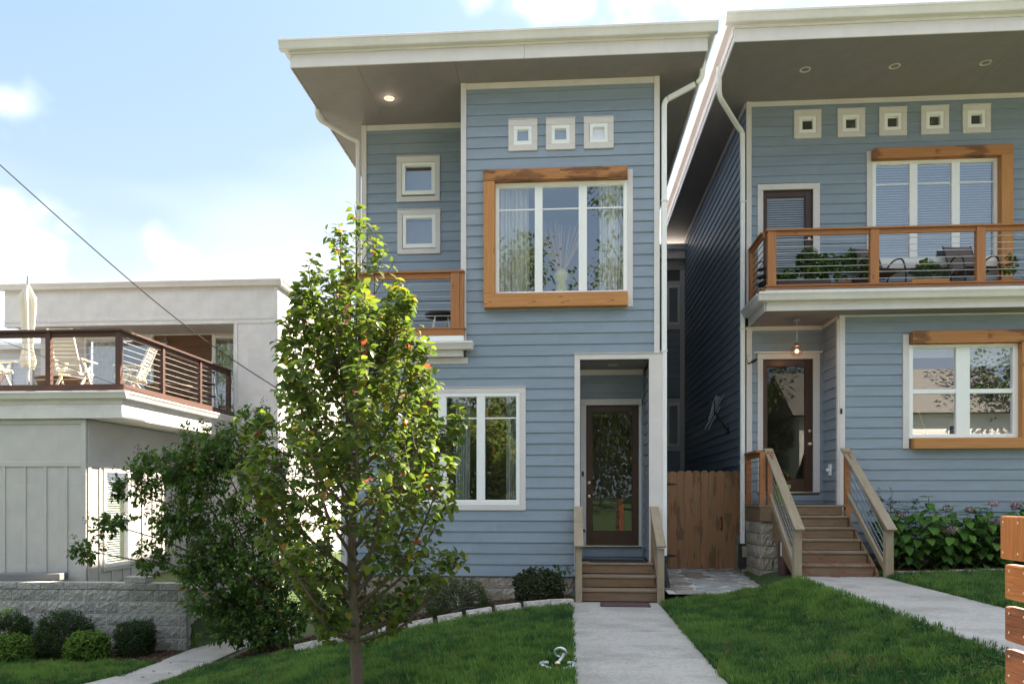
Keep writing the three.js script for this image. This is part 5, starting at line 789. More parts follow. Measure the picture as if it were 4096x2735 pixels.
{ // the young pear tree in front of the middle house
  const base = [-1.9, ground(-1.9, -6.9) - .02, -6.9], G = thing('pear_tree', 'young pear tree with glossy green and a few orange leaves on the lawn', 'tree', base), r = rng(77), tw = [], L = [], B = base[1];
  const env = [[4.16, .03], [3.95, .19], [3.66, .39], [3.35, .48], [3.07, .58], [2.52, .89], [2.13, 1.08], [1.75, 1.07], [1.36, .95], [.97, .7], [.58, .37]].map(([y, q]) => [y - B, q]);
  const er = y => { for (let i = 1; i < env.length; i++) if (y > env[i][0]) return lerp(env[i][1], env[i - 1][1], clamp((y - env[i][0]) / (env[i - 1][0] - env[i][0]))); return .35; };
  const pick = p => { const t = r(); if (t < .016) return 6 + (r() * 2 | 0); if (t < .05) return 5; return (r() * 5) | 0; };
  const brk = bark([.155, .115, .085], 3);
  const tr = [V(0, 0, 0), V(.01, .28, 0), V(0, .56, .01), V(-.03, 1.3, .02), V(.0, 2.2, 0), V(.03, 3.0, -.02), V(.0, 4.2, .0)];
  const trunk = local('trunk', mergeGeometries([tubeGeo([[0, -.1, 0], [.004, .1, 0], [.01, .3, 0], [0, .56, .01]], .062, 12, 12, .054), tubeGeo(tr.slice(2).map(p => [p.x, p.y, p.z]), .046, 20, 8, .005)]), brk, G);
  const leader = new THREE.CatmullRomCurve3(tr);
  const limb = (s, e, bow, r0, n, nl) => { const m = s.clone().lerp(e, .45).add(bow); tw.push(twigGeo(s, e, r0, .003, m, 6, 10)); const c = new THREE.CatmullRomCurve3([s, m, e]); for (let i = 0; i < n; i++) { const t = .16 + .84 * (i + r() * .8) / n, p = c.getPoint(Math.min(1, t)), tg = c.getTangent(Math.min(1, t)), sd = V().randomDirection2(r).cross(tg).normalize(), len = lerp(.34, .12, t) * (.6 + .8 * r()), q = p.clone().addScaledVector(tg, len * .75).addScaledVector(sd, len * .75).add(V(0, len * .3, 0)); const rad = Math.hypot(q.x, q.z), mx = er(q.y) * 1.06; if (rad > mx) { q.x *= mx / rad; q.z *= mx / rad; } tw.push(twigGeo(p, q, .0042, .0016, null, 4, 1)); twigLeaves(L, p, q, nl + (r() * 3 | 0), .077, r, pick, .55, .95); } twigLeaves(L, c.getPoint(.86), e, 7, .077, r, pick, .4, .9); };
  let az = 1.2; const N = 36;
  for (let i = 0; i < N; i++) { az += 2.399963 + (r() - .5) * .4; const ys = lerp(.52, 2.9, Math.pow(i / N, .9)), s = leader.getPoint(clamp(ys / 4.2)); s.y = ys; s.x *= 1; let ye = ys + lerp(1.25, .85, i / N) * (.75 + .5 * r()); const R = er(ye) * (.8 + .3 * r()); if (i < 4) ye = ys + .5 + .25 * r(); const e = V(Math.cos(az) * R, ye, Math.sin(az) * R); limb(s, e, V(Math.cos(az), -.35, Math.sin(az)).multiplyScalar(.12 * R + .03), lerp(.026, .011, i / N), 20, 10); }
  // low drooping limbs and the upright tips
  for (const [a, R, ys, ye] of [[.1, .78, .55, 1.15], [3.3, .9, .6, 1.45], [1.9, .75, .58, 1.2], [4.6, .7, .56, 1.15], [5.6, 1.0, .8, 1.9], [2.6, 1.0, .9, 2.1]]) limb(V(0, ys, 0), V(Math.cos(a) * R, ye, Math.sin(a) * R), V(Math.cos(a) * .1, -.1, Math.sin(a) * .1), .02, 14, 7);
  for (const [x, y, z] of [[-.40, 3.88, .1], [-.16, 4.22, -.05], [.2, 4.12, .05], [.36, 3.72, -.1], [.02, 4.36, .06]]) limb(V(x * .2, 2.9, z * .2), V(x, y, z), V(x * .25, 0, z * .2), .012, 14, 8);
  for (let i = 0; i < 26; i++) { const y = 1.0 + 3.1 * r(), p = leader.getPoint(y / 4.2), a = r() * 6.283, q = p.clone().add(V(Math.cos(a) * .28, .18, Math.sin(a) * .28)); tw.push(twigGeo(p, q, .004, .0015, null, 4, 1)); twigLeaves(L, p, q, 8, .077, r, pick); }
  const br = local('branches', mergeGeometries(tw.map(g => { g.deleteAttribute('uv1'); return g; })), brk, G);
  addLeaves(G, L, leafGeo(1, .74, .3, .3), [[.115, .18, .02], [.15, .215, .022], [.085, .15, .022], [.19, .25, .024], [.135, .20, .024], [.36, .29, .03], [.50, .20, .03], [.42, .09, .035]], { mat: { transmission: .58, clearcoat: .5 } });
}
function clumpBush(name, label, cat, base, o) {                    // o: clumps [[x,y,z,rx,ry,rz,n]] relative to base, stems, leaf, palette
  const G = thing(name, label, cat, base, o.group), r = rng(o.seed || 1), L = [], tw = [], pick = o.pick || (() => (r() * o.palette.length) | 0), st = o.stem || .018;
  for (const [x, y, z, rx, ry, rz, n] of o.clumps) {
    const c = V(x, y, z), s = V((r() - .5) * (o.foot ?? .25), 0, (r() - .5) * (o.foot ?? .25)), mid = s.clone().lerp(c, .5).add(V((r() - .5) * .2, .25 * c.y, (r() - .5) * .2)); if (!o.noStem) tw.push(twigGeo(s, c, st, st * .35, mid, 6, 8));
    for (let i = 0; i < n; i++) { const d = V().randomDirection2(r), k = Math.pow(r(), .4), e = c.clone().add(V(d.x * rx * k, d.y * ry * k, d.z * rz * k)); const a = c.clone().lerp(e, .35 + .3 * r()).add(jit(r, .04)); const q = a.clone().lerp(e, 1).add(V(0, -.0, 0)); const l = a.distanceTo(q), mx = o.twig || .3; if (l > mx) a.lerp(q, 1 - mx / l); tw.push(twigGeo(a, q, o.tw || .003, .0012, null, 4, 1)); if (!o.noStem && r() < .35) tw.push(twigGeo(c, a, (o.tw || .003) * 1.4, o.tw || .003, null, 4, 1)); twigLeaves(L, a, q, o.nl || 7, o.size, r, pick, o.droop ?? .4, o.spread ?? .8); }
  }
  local('branches', mergeGeometries(tw), bark(o.bark || [.13, .09, .06], 9), G); addLeaves(G, L, o.leaf, o.palette, { single: o.single ?? 300, mat: o.mat }); return G;
}
{
  const b = [-4.75, ground(-4.75, -12.3), -12.3], X = (wx, wy, wz) => [wx - b[0], wy - b[1], wz - b[2]];
  const cl = [[-5.6, 2.35, -12.0, .75, .5, .6, 75], [-6.35, 2.0, -12.0, .75, .42, .5, 75], [-5.1, 1.9, -12.0, .8, .75, .7, 95], [-6.1, 1.3, -11.9, .8, .5, .55, 80], [-5.2, .9, -11.9, .8, .65, .6, 95], [-4.5, 1.4, -12.1, .7, .9, .6, 80], [-5.4, .1, -11.7, .7, .5, .5, 65], [-4.7, -.1, -11.8, .7, .5, .5, 60], [-6.9, 1.75, -12.0, .5, .3, .35, 34], [-7.15, 1.15, -11.8, .35, .22, .25, 18], [-7.55, .75, -11.75, .33, .2, .22, 16], [-4.3, .5, -11.9, .6, .6, .5, 55], [-5.0, 2.75, -12.2, .5, .35, .4, 36], [-4.3, 2.3, -12.2, .5, .5, .4, 36], [-6.5, .65, -11.8, .4, .3, .3, 22], [-5.0, -.45, -11.75, .7, .35, .45, 60], [-4.3, -.3, -11.7, .55, .4, .4, 50], [-5.7, .55, -11.8, .6, .5, .4, 55], [-5.75, 1.9, -11.8, .6, .5, .4, 50], [-4.8, .35, -11.6, .6, .5, .4, 55]].map(c => [...X(c[0], c[1], c[2]), ...c.slice(3, 6), Math.round(c[6] * 1.5)]);
  const r = rng(5), G = clumpBush('crepe_myrtle', 'large dark green crepe myrtle bush with arching branches beside the side path', 'bush', b, { clumps: cl, seed: 21, leaf: leafGeo(1, .5, .22, .2), size: .08, nl: 14, twig: .36, stem: .022, foot: .5, bark: [.16, .12, .09], droop: .5, palette: [[.058, .13, .018], [.08, .16, .022], [.11, .20, .024], [.046, .11, .02], [.068, .145, .024], [.15, .235, .028], [.38, .19, .03]], pick: () => r() < .018 ? 6 : r() < .08 ? 5 : (r() * 5) | 0, mat: { clearcoat: .12, transmission: .5 } });
  // seed heads and a few pale blossoms
  const gs = [], gf = []; for (const [x, y, z, rx, ry, rz] of cl) for (let k = 0; k < 5; k++) { const d = V().randomDirection2(r); d.y = Math.abs(d.y) * .8; const c = V(x + d.x * rx * 1.05, y + d.y * ry * 1.1 + .05, z + d.z * rz); const f = r() < .06; for (let i = 0; i < (f ? 26 : 16); i++) { const g = new THREE.IcosahedronGeometry(f ? .012 + .008 * r() : .007 + .004 * r(), 0), q = V().randomDirection2(r).multiplyScalar(.075 * Math.sqrt(r())); q.y *= 1.2; g.translate(c.x + q.x, c.y + q.y, c.z + q.z); (f ? gf : gs).push(g); } }
  const a = local('seed_heads', mergeGeometries(gs), std({ color: rgb(.10, .085, .035), roughness: .9 }), G); a.userData.kind = 'stuff'; if (gf.length) { const f = local('blossoms', mergeGeometries(gf), std({ color: rgb(.68, .58, .70), roughness: .9 }), G); f.userData.kind = 'stuff'; }
}
function ball(name, label, cat, x, y, z, rx, ry, o) {              // clipped bush: a dense shell of small leaves on twigs
  const gy = ground(x, z), G = thing(name, label, cat, [x, gy, z], o.group), r = rng(o.seed), L = [], tw = [], c = V(0, y - gy, 0);
  for (let i = 0; i < o.n; i++) { const d = V().randomDirection2(r); if (d.y < -.75) { i--; continue; } const bump = .82 + .3 * vn3(d.x * 2.3 + o.seed, d.y * 2.3 + 5, d.z * 2.3 + 9), k = bump * (1 - .28 * r() * r()), sq = o.square ? Math.pow(Math.abs(d.x) ** 4 + Math.abs(d.y) ** 4 + Math.abs(d.z) ** 4, -.25) * .86 : 1, e = c.clone().add(V(d.x * rx, d.y * ry, d.z * rx).multiplyScalar(k * sq)), a = c.clone().lerp(e, .8); if (i % 3 === 0) tw.push(twigGeo(c.clone().lerp(e, .35), e, .004, .0012, null, 4, 1)); twigLeaves(L, a, e.clone().addScaledVector(d, .03), o.nl || 6, o.size, r, () => (r() * o.palette.length) | 0, o.droop ?? .1, .8); }
  tw.push(twigGeo(V(0, -.05, 0), c, .025, .015, null, 6, 3)); local('branches', mergeGeometries(tw), bark([.07, .055, .035], 4), G); addLeaves(G, L, o.leaf, o.palette, { single: o.single ?? 60, mat: o.mat || { clearcoat: .06 } }); return G;
}
const boxP = [[.028, .07, .014], [.038, .088, .016], [.022, .055, .013], [.055, .11, .018]], boxL = leafGeo(1, .55, .2, .15), limeP = [[.10, .19, .022], [.13, .23, .028], [.075, .15, .02], [.15, .25, .035]];
ball('boxwood', 'large round clipped boxwood in the middle of the block wall bed', 'bush', -8.12, -.66, -12.1, .42, .40, { n: 1300, nl: 7, size: .03, leaf: boxL, palette: boxP, seed: 3, group: 'clipped boxwoods at the block wall' });
ball('boxwood', 'squarish clipped boxwood at the end of the block wall bed near the path', 'bush', -6.95, -.70, -12.15, .30, .30, { n: 1100, nl: 7, size: .028, leaf: boxL, palette: boxP, seed: 4, square: true, group: 'clipped boxwoods at the block wall' });
ball('boxwood', 'round clipped boxwood cut off by the left picture edge', 'bush', -9.12, -.62, -12.1, .40, .36, { n: 1100, nl: 7, size: .03, leaf: boxL, palette: boxP, seed: 5, group: 'clipped boxwoods at the block wall' });
const nand = leafGeo(1, .45, .15, .3);
ball('lime_shrub', 'lime green leafy shrub between the large boxwood and the squarish boxwood', 'bush', -7.52, -.80, -11.78, .31, .28, { n: 420, nl: 7, size: .062, leaf: nand, palette: limeP, seed: 6, droop: .8, group: 'lime green shrubs at the block wall' });
ball('lime_shrub', 'lime green leafy shrub at the lower left picture corner', 'bush', -8.75, -.86, -11.75, .36, .28, { n: 480, nl: 7, size: .062, leaf: nand, palette: limeP, seed: 7, droop: .8, group: 'lime green shrubs at the block wall' });
ball('foundation_shrub', 'low spreading green shrub with fine twigs against the block foundation', 'bush', -1.7, .02, -11.75, .55, .32, { n: 900, nl: 6, size: .034, leaf: nand, palette: [[.05, .085, .022], [.07, .11, .028], [.04, .07, .02], [.09, .12, .035]], seed: 8 });
ball('foundation_shrub', 'rounded olive green shrub next to the porch steps', 'bush', -.46, .20, -11.85, .38, .28, { n: 750, nl: 7, size: .038, leaf: leafGeo(1, .7, .2, .2), palette: [[.04, .06, .018], [.055, .075, .022], [.035, .05, .018], [.075, .075, .03]], seed: 9 });
ball('foundation_shrub', 'small dark shrub at the foundation behind the pear tree trunk', 'bush', -2.75, -.16, -11.75, .32, .26, { n: 420, nl: 6, size: .04, leaf: boxL, palette: boxP, seed: 10 });
clumpBush('seedling', 'small leafy seedling growing beside the porch step post', 'plant', [-.06, .1, -12.3], { clumps: [[-.05, .32, 0, .2, .1, .12, 9]], seed: 3, leaf: leafGeo(1, .5, .2, .25), size: .075, nl: 6, palette: [[.05, .11, .03], [.07, .14, .035]], stem: .005, single: 60 });
{ // hydrangea by the right-hand stair
  const b = [6.0, .42, -13.0], G = thing('hydrangea', 'broad-leaved green hydrangea bush with faded flower heads under the lower window', 'bush', b), r = rng(61), L = [], tw = [], heads = [];
  for (let i = 0; i < 96; i++) {
    const x = lerp(-.95, 1.75, r()), z = lerp(-.5, .62, r()), h = (.6 + .5 * r()) * (1 - .25 * Math.abs(z)) + (r() < .2 ? .16 : 0) - .12 * smooth(-.5, -.95, x), top = V(x + (r() - .5) * .25, h, z + (r() - .5) * .2 + .05), s = V(x * .8, 0, z * .6 - .1); tw.push(twigGeo(s, top, .007, .004, null, 5, 2)); const d = top.clone().sub(s).normalize();
    for (let k = 0; k < 7 && k * .1 < h; k++) { const p = top.clone().addScaledVector(d, -k * .1), sz = (.16 + .07 * r()) * (k ? 1 : .7); for (let q = 0; q < (k ? 2 : 4); q++) { const a = k * 1.57 + q * (k ? Math.PI : 1.57) + r() * .5, dir = V(Math.cos(a), k ? -.12 - .3 * r() : .35, Math.sin(a)); L.push({ m: leafMatrix(p, dir, UPV.clone().add(jit(r, .5)), sz), c: (r() * 5) | 0 }); } }
    if (r() < .13) heads.push(top.clone().add(V(0, .03, .05)));
  }
  local('branches', mergeGeometries(tw), bark([.10, .11, .05], 3), G); addLeaves(G, L, leafGeo(1, .62, .22, .35), [[.09, .20, .035], [.115, .235, .04], [.075, .17, .032], [.14, .265, .045], [.085, .185, .04]], { mat: { clearcoat: .12, transmission: .35 } });
  heads.forEach((c, i) => { const gs = []; for (let k = 0; k < 60; k++) { const q = V().randomDirection2(r).multiplyScalar(.06 + .02 * r()); q.y *= .7; const g = new THREE.CircleGeometry(.014, 5); g.rotateX(r() * 3).rotateY(r() * 6); g.translate(c.x + q.x, c.y + q.y, c.z + q.z); gs.push(g); } local('flower_head', mergeGeometries(gs), std({ color: i % 4 ? rgb(.20, .11, .075) : rgb(.45, .22, .32), roughness: .95, side: THREE.DoubleSide }), G); });
}
clumpBush('twiggy_shrub', 'tall thin twiggy shrub with small leaves beside the stair railing', 'bush', [5.15, .42, -13.25], { clumps: [[-.15, 1.1, 0, .14, .35, .12, 12], [.1, .95, 0, .16, .35, .14, 13], [.35, .8, .05, .2, .3, .14, 11], [.0, .55, .1, .3, .35, .2, 20], [.5, 1.05, 0, .08, .25, .08, 6]], seed: 14, leaf: boxL, size: .042, nl: 8, twig: .22, stem: .008, foot: .2, palette: [[.05, .10, .04], [.07, .125, .045], [.04, .085, .035]], single: 80 });
// ---------------------------------------------------------------- potted plants
function pot(G, kind, w, h, mat) { if (kind === 'box') { local('pot', cbox(w, h, .24, .012), mat, G, [0, h / 2, 0]); local('soil', cbox(w - .03, .02, .2), M.soil, G, [0, h - .004, 0]); } else { local('pot', lathe([[0, 0], [w * .36, 0], [w * .47, h * .82], [w * .52, h * .82], [w * .53, h], [w * .46, h], [w * .45, h * .9], [0, h * .9]], 20), mat, G); } }
function potted(label, pos, kind, w, h, mat, o) { const G = clumpBush('potted_plant', label, 'potted plant', pos, o); pot(G, kind, w, h, mat); return G; }
const terra = std({ color: rgb(.28, .10, .055), roughness: .85 }), dk = std({ color: rgb(.05, .03, .028), roughness: .6 }), basil = leafGeo(1, .6, .3, .4), bp = [[.06, .14, .025], [.085, .175, .03], [.05, .12, .025], [.12, .2, .03]];
potted('pepper plant with drooping leaves in a long dark planter box on the balcony', [3.98, 5.06, -13.75], 'box', .9, .2, dk, { clumps: [[-.25, .34, 0, .22, .16, .14, 16], [.12, .54, 0, .18, .30, .14, 30], [.36, .5, 0, .17, .30, .12, 26]], seed: 31, leaf: basil, size: .105, nl: 7, palette: bp, stem: .006, single: 120, droop: .9 });
potted('bushy basil plant in a low clay pot on the balcony', [4.66, 5.06, -13.72], 'round', .26, .16, terra, { clumps: [[-.05, .45, 0, .24, .28, .16, 50]], seed: 32, leaf: basil, size: .07, nl: 7, palette: bp, stem: .006, single: 80, droop: .7 });
potted('leggy pepper plant in a brown pot just left of the second balcony post', [4.95, 5.06, -13.78], 'round', .24, .22, dk, { clumps: [[-.1, .55, 0, .13, .25, .1, 22], [.1, .5, 0, .12, .22, .1, 20]], seed: 33, leaf: basil, size: .07, nl: 6, palette: bp, stem: .006, single: 80, droop: 1 });
potted('rosemary and squash plant in a wooden box on the balcony', [6.05, 5.06, -13.72], 'box', .62, .17, M.cedar, { clumps: [[-.1, .28, 0, .26, .1, .12, 50], [.22, .32, 0, .2, .12, .12, 50]], seed: 34, leaf: leafGeo(1, .12, .1, .1), size: .05, nl: 16, palette: [[.05, .10, .05], [.06, .12, .06]], stem: .005, single: 60, droop: .1 });
potted('yellow-green leafy plant standing behind the rosemary box', [6.12, 5.06, -13.95], 'round', .24, .2, dk, { clumps: [[0, .48, 0, .2, .1, .12, 16]], seed: 35, leaf: leafGeo(1, .9, .2, .4), size: .09, nl: 5, palette: [[.12, .2, .03], [.17, .24, .035]], stem: .006, single: 60 });
potted('small leafy plant in a black tray at the right end of the balcony', [7.55, 5.06, -13.7], 'box', .6, .1, dk, { clumps: [[-.15, .4, 0, .16, .2, .1, 12]], seed: 36, leaf: basil, size: .085, nl: 5, palette: bp, stem: .006, single: 50 });
potted('red geranium in a yellow-green pot on the stair landing', [3.6, 1.445, -13.75], 'round', .36, .34, std({ color: rgb(.33, .38, .07), roughness: .5 }), { clumps: [[0, .5, 0, .2, .13, .16, 30]], seed: 37, leaf: leafGeo(1, .95, .15, .2), size: .065, nl: 6, palette: [[.05, .11, .03], [.07, .14, .035], [.3, .02, .02]], stem: .008, single: 80 });
{ const G = thing('wire_basket', 'black wire basket hanging on the inside of the balcony end railing', 'basket', [3.42, 5.4, -14.0]); for (let i = 0; i < 4; i++) local('tier', new THREE.TorusGeometry(.1, .03, 7, 14), M.black, G, [0, -.22 + i * .13, 0], [1.2 + .2 * i, .3, 0]); local('hook', tubeGeo([[0, .2, 0], [-.05, .3, 0], [-.1, .26, 0]], .01), M.black, G); }
// ---------------------------------------------------------------- lawn
{
  const r = rng(123), bl = [], P = [], ix = []; for (let i = 0; i < 7; i++) { const a = r() * 6.283, d = .028 * Math.sqrt(r()), x = Math.cos(a) * d, z = Math.sin(a) * d, h = .045 + .04 * r(), w = .0042 + .0022 * r(), l = .02 + .035 * r(), b = r() * 6.283, lx = Math.cos(b) * l, lz = Math.sin(b) * l, sx = -Math.sin(b) * w, sz = Math.cos(b) * w, k = P.length / 3; P.push(x - sx, -.012, z - sz, x + sx, -.012, z + sz, x - sx * .8 + lx * .35, h * .6, z - sz * .8 + lz * .35, x + sx * .8 + lx * .35, h * .6, z + sz * .8 + lz * .35, x + lx, h, z + lz); ix.push(k, k + 1, k + 2, k + 1, k + 3, k + 2, k + 2, k + 3, k + 4); }
  const geo = meshGeo(P, null, ix), zones = [[-5.5, .02, -11.4, -5.6, 1150], [.0, .06, -11.3, -5.6, 420], [1.32, 1.37, -11.6, -5, 420], [3.33, 3.39, -11.8, -5, 500], [4.61, 4.66, -11.8, -6.5, 400], [1.37, 3.35, -12.0, -4.6, 1350], [4.66, 9, -12.2, -6.5, 1000], [-12, -6.2, -11.9, -8.4, 900]], T = [];
  for (const [x0, x1, z0, z1, den] of zones) { const n = Math.round((x1 - x0) * (z1 - z0) * den); for (let i = 0; i < n; i++) { const x = lerp(x0, x1, r()), z = lerp(z0, z1, r()); if (x < .03 && x > -5.6 && z < edgeZ(x) + .05) continue; if (x < -5.0 && x > -9.5) { const cx = z < -10.6 ? -5.87 : z < -9.5 ? lerp(-6.35, -5.98, (z + 9.5) / -1.05) : z < -8.6 ? lerp(-6.95, -6.35, (z + 8.6) / -.9) : -7.4 - (z + 8.6); if (Math.abs(x - cx) < .43) continue; } if (x < -6.2 && z < -11.62) continue; if (Math.hypot(x + .1, z + 7.24) < .17) continue; if (x > 4.9 && z < -12.1) continue; if (x > 1.4 && x < 3.3 && z < -11.85 + .1 * Math.sin(x * 9)) continue; T.push([x, z]); } }
  const I = new THREE.InstancedMesh(geo, leafMat([1, 1, 1], { clearcoat: 0, transmission: .35 }), T.length), m = new THREE.Matrix4(), q = new THREE.Quaternion(), e = new THREE.Euler();
  T.forEach(([x, z], i) => { const a = fbm(x * 1.3 + 50, z * 1.3 + 50, 256, 3), b = fbm(x * .5 + 9, z * .5 + 30, 256, 2), s = .6 + .55 * a + .5 * r() * r() + .35 * fbm(x * 7 + 80, z * 7 + 80, 256, 2); const onEdge = (x > .03 && x < 1.35) || (x > 3.36 && x < 4.64) ? .6 : 1; e.set((r() - .5) * .5, r() * 6.283, (r() - .5) * .5); q.setFromEuler(e); m.compose(V(x, Math.max(ground(x, z), (x > .03 && x < 1.35) ? -.01 : (x > 3.36 && x < 4.64) ? .385 : -9), z), q, V(s * onEdge, s * onEdge * (.75 + .5 * r()), s * onEdge)); I.setMatrixAt(i, m); const hf = fbm(x * 7 + 80, z * 7 + 80, 256, 2), t = clamp(.45 + (a - .5) * 1.6 + (hf - .5) * 2.2 + (r() - .5) * 1.0), dry = r() < .02 + .12 * smooth(.62, .75, fbm(x * 2.5 + 7, z * 2.5 + 70, 256, 3)); I.setColorAt(i, dry ? rgb(.22, .19, .07) : rgb(lerp(.045, .15, t) * (.8 + .5 * b), lerp(.12, .27, t) * (.8 + .4 * b), lerp(.034, .058, t))); });
  I.name = 'grass'; I.castShadow = I.receiveShadow = true; tag(I, 'short green lawn grass around the paths', 'grass', null, 'stuff'); scene.add(I);
  // broad weeds near the right-hand path
  const W = []; for (let i = 0; i < 420; i++) { const x = lerp(2.2, 3.34, Math.sqrt(r())), z = lerp(-9.5, -5.2, r()); W.push(x, z); } const wl = leafGeo(.05, .03, .2, .3), J = new THREE.InstancedMesh(wl, leafMat([1, 1, 1], { clearcoat: 0, transmission: .35 }), W.length / 2 * 4); let k = 0; for (let i = 0; i < W.length; i += 2) for (let j = 0; j < 4; j++) { const a = r() * 6.283; J.setMatrixAt(k, leafMatrix(V(W[i] + (r() - .5) * .03, ground(W[i], W[i + 1]) + .035 + .03 * r(), W[i + 1] + (r() - .5) * .03), V(Math.cos(a), .2, Math.sin(a)), UPV.clone().add(jit(r, .4)), .7 + .8 * r())); J.setColorAt(k++, rgb(.05 + .03 * r(), .12 + .05 * r(), .022)); } J.name = 'clover_weeds'; J.castShadow = J.receiveShadow = true; tag(J, 'broad-leaved weeds in the lawn strip between the two paths', 'weeds', null, 'stuff'); scene.add(J);
}
{ // mulch chips, and leaves fallen on the side path
  const r = rng(17), g = cbox(.05, .008, .014, .002, null, false), n = 3600, I = new THREE.InstancedMesh(g, std({ roughness: 1 }), n), m = new THREE.Matrix4(), q = new THREE.Quaternion(), e = new THREE.Euler(); for (let i = 0; i < n; i++) { let x, z; const t = r(); if (t < .62) { x = lerp(-5.2, 0, r()); z = lerp(edgeZ(x) - .1, -12.6, r()); } else if (t < .84) { x = lerp(-9.6, -6.4, r()); z = lerp(-11.8, -12.55, r()); } else { x = lerp(4.95, 8, r()); z = lerp(-12.3, -13.6, r()); } e.set((r() - .5) * .8, r() * 6.283, (r() - .5) * .8); q.setFromEuler(e); const s = .5 + r(); m.compose(V(x, ground(x, z) + .045, z), q, V(s, s, s)); I.setMatrixAt(i, m); const c = .04 + .06 * r(), yl = r() < .06; I.setColorAt(i, yl ? rgb(.28, .2, .06) : rgb(c * 1.3, c * .8, c * .5)); } I.name = 'mulch_chips'; I.castShadow = I.receiveShadow = true; tag(I, 'dark wood chips scattered over the mulch beds', 'mulch', null, 'stuff'); scene.add(I);
  const lg = leafGeo(.085, .055, .35, .3), lm = [[.30, .15, .045], [.36, .24, .08], [.16, .07, .035]].map(c => leafMat(c, { clearcoat: 0, transmission: .1 })); [[-5.75, -10.35], [-5.95, -10.65], [-6.2, -10.3], [-5.7, -10.9], [-6.05, -11.0], [-5.6, -11.5], [-6.25, -9.95], [-5.9, -10.05], [-6.1, -11.6]].forEach(([x, z], i) => tag(part('fallen_leaf', lg, lm[i % 3], scene, [x, -.955, z], [rr(-.2, .2), rr(0, 6), rr(-.3, .3)]), 'dry curled leaf fallen on the narrow side path', 'leaf', 'dry leaves on the side path'));
  for (let i = 0; i < 11; i++) { const x = [-.9, -1.5, -2.6, -3.2, -.5, 2.0, 2.6, 1.8, 2.9, -3.9, 2.3][i], z = [-7.6, -8.4, -7.3, -8.8, -6.9, -8.2, -7.1, -6.7, -8.9, -9.3, -10][i]; tag(part('fallen_leaf', lg, lm[i % 3], scene, [x, ground(x, z) + .055, z], [rr(-.3, .3), rr(0, 6), rr(-.4, .4)]), 'dry curled leaf lying in the lawn grass', 'leaf', 'dry leaves on the lawn'); }
}
// ---------------------------------------------------------------- what the windows mirror: trees across the street
{
  const lg = leafGeo(1, .7, .2, .2), cols = [[.06, .10, .022], [.075, .125, .025], [.05, .085, .02]]; const spots = [[-13, 18, 13, 5.2], [-3.6, 17.5, 14.8, 4.6], [3.9, 17.5, 18, 5.0], [11, 22, 13, 4.6], [28, 18, 13, 5.5], [-23, 19, 14, 5.5]];
  const lab = ['tall leafy street tree mirrored at the left of the upper window', 'leafy street tree across from the pear tree', 'tallest leafy street tree straight across from the porch', 'leafy street tree across from the balcony house', 'leafy street tree far along the street to the right', 'leafy street tree far along the street to the left'];
  spots.forEach(([x, z, h, R], k) => { const gy = ground(x, z), G = thing('street_tree', lab[k], 'tree', [x, gy, z], 'trees across the street'), r = rng(200 + k), tw = []; const brk = bark([.12, .09, .07], k); local('trunk', tubeGeo([[0, -.2, 0], [.1, h * .3, 0], [-.1, h * .6, .1], [0, h * .92, 0]], .24, 14, 9, .05), brk, G);
    const cl = []; for (let i = 0; i < 40; i++) { const t = r(), y = h * lerp(.1, .95, t), q = R * (.35 + .75 * Math.sin(Math.PI * clamp(.15 + .8 * t))) * Math.sqrt(r()), a = r() * 6.283, c = V(Math.cos(a) * q, y, Math.sin(a) * q); cl.push([c, R * (.22 + .18 * r())]); tw.push(twigGeo(V(0, y * .72, 0), c, .07, .02, null, 5, 3)); } local('branches', mergeGeometries(tw), brk, G);
    const n = 13000, I = new THREE.InstancedMesh(lg, leafMat([1, 1, 1], { clearcoat: .2 }), n); for (let i = 0; i < n; i++) { const [c, q] = cl[(r() * cl.length) | 0], d = V().randomDirection2(r), p = c.clone().addScaledVector(d, q * Math.pow(r(), .45)); I.setMatrixAt(i, leafMatrix(p, d.add(V(0, -.3, 0)), UPV.clone().add(jit(r, 1.5)),   .13 + .15 * r())); const cc = cols[(r() * 3) | 0], s = .75 + .5 * r(); I.setColorAt(i, rgb(cc[0] * s, cc[1] * s, cc[2] * s)); } I.name = 'crown'; I.userData.kind = 'stuff'; I.castShadow = I.receiveShadow = true; G.add(I); });
}
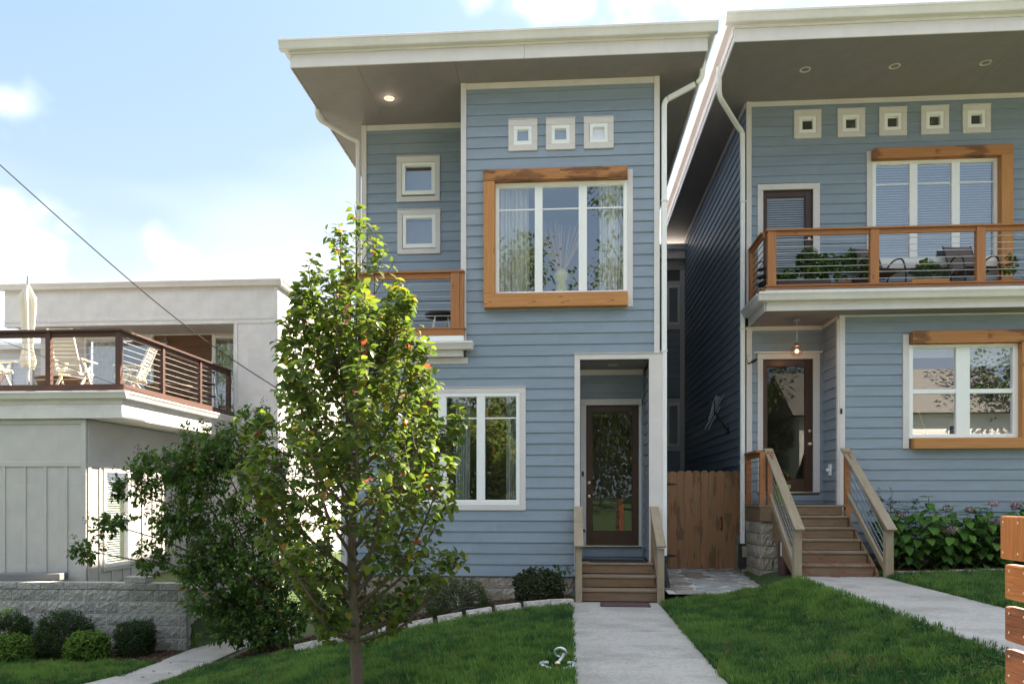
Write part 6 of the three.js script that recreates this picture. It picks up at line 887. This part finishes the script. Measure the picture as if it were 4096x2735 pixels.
{ // the white house across the street that the panes mirror
  const H = thing('clapboard_house', 'white clapboard house with grey gable roof across the street', 'house', [18.5, ground(18, 16), 20]), y0 = ground(18, 16), wm = std({ color: rgb(.74, .74, .72), roughness: .7 }), x0 = 13.2, x1 = 24, z0 = 16.5, z1 = 24;
  bx('wall', x0, x1, y0 - .5, y0 + 5.6, z0 + .05, z1, wm, H); for (let i = 0; i < 27; i++) bx('clapboard', x0, x1, y0 + i * .2, y0 + i * .2 + .195, z0 + .02 - .0, z0 + .049, wm, H, .006);
  const g = new THREE.ExtrudeGeometry(new THREE.Shape([V2(z0 - .6, 0), V2(z1 + .4, 0), V2((z0 + z1) / 2, 3)]), { depth: x1 - x0 + 1, bevelEnabled: false }); g.rotateY(-Math.PI / 2); part('roof', boxUV(g.index ? g.toNonIndexed() : g), std({ color: rgb(.16, .155, .15), roughness: .95 }), H, [x1 + .5, y0 + 5.61, 0]);
  for (const [a, b] of [[14.2, 1], [17.2, 1], [20.2, 1], [14.2, 3.6], [17.2, 3.6], [20.2, 3.6]]) { const w = sub('window', H, [a, y0 + b, z0]); bx('frame', a, a + 1.1, y0 + b, y0 + b + 1.4, z0 - .02, z0 + .018, M.white, w); bx('pane', a + .08, a + 1.02, y0 + b + .08, y0 + b + 1.32, z0 - .03, z0 - .021, std({ color: rgb(.03, .035, .04), roughness: .05 }), w); }
}
{ // the wood behind the street trees, one mass of leaves
  const r = rng(400), n = 42000, I = new THREE.InstancedMesh(leafGeo(1, .7, .2, .2), leafMat([1, 1, 1], { clearcoat: .2 }), n); for (let i = 0; i < n; i++) { const x = lerp(-48, 48, r()), hh = 5.5 + 4 * fbm(x * .22 + 60, 3, 256, 3), y = hh * Math.pow(r(), .8), z = 25 + 3.5 * r() + (y / hh) * 2; I.setMatrixAt(i, leafMatrix(V(x, ground(x, z) + y, z), V().randomDirection2(r), UPV.clone().add(jit(r, 1.5)), .25 + .25 * r())); const s = .7 + .6 * r(); I.setColorAt(i, rgb(.055 * s, .09 * s, .02 * s)); } I.name = 'woodland'; I.castShadow = I.receiveShadow = true; tag(I, 'dense green wood edge behind the street trees', 'woodland', null, 'stuff'); scene.add(I);
}
renderer.render(scene, camera);
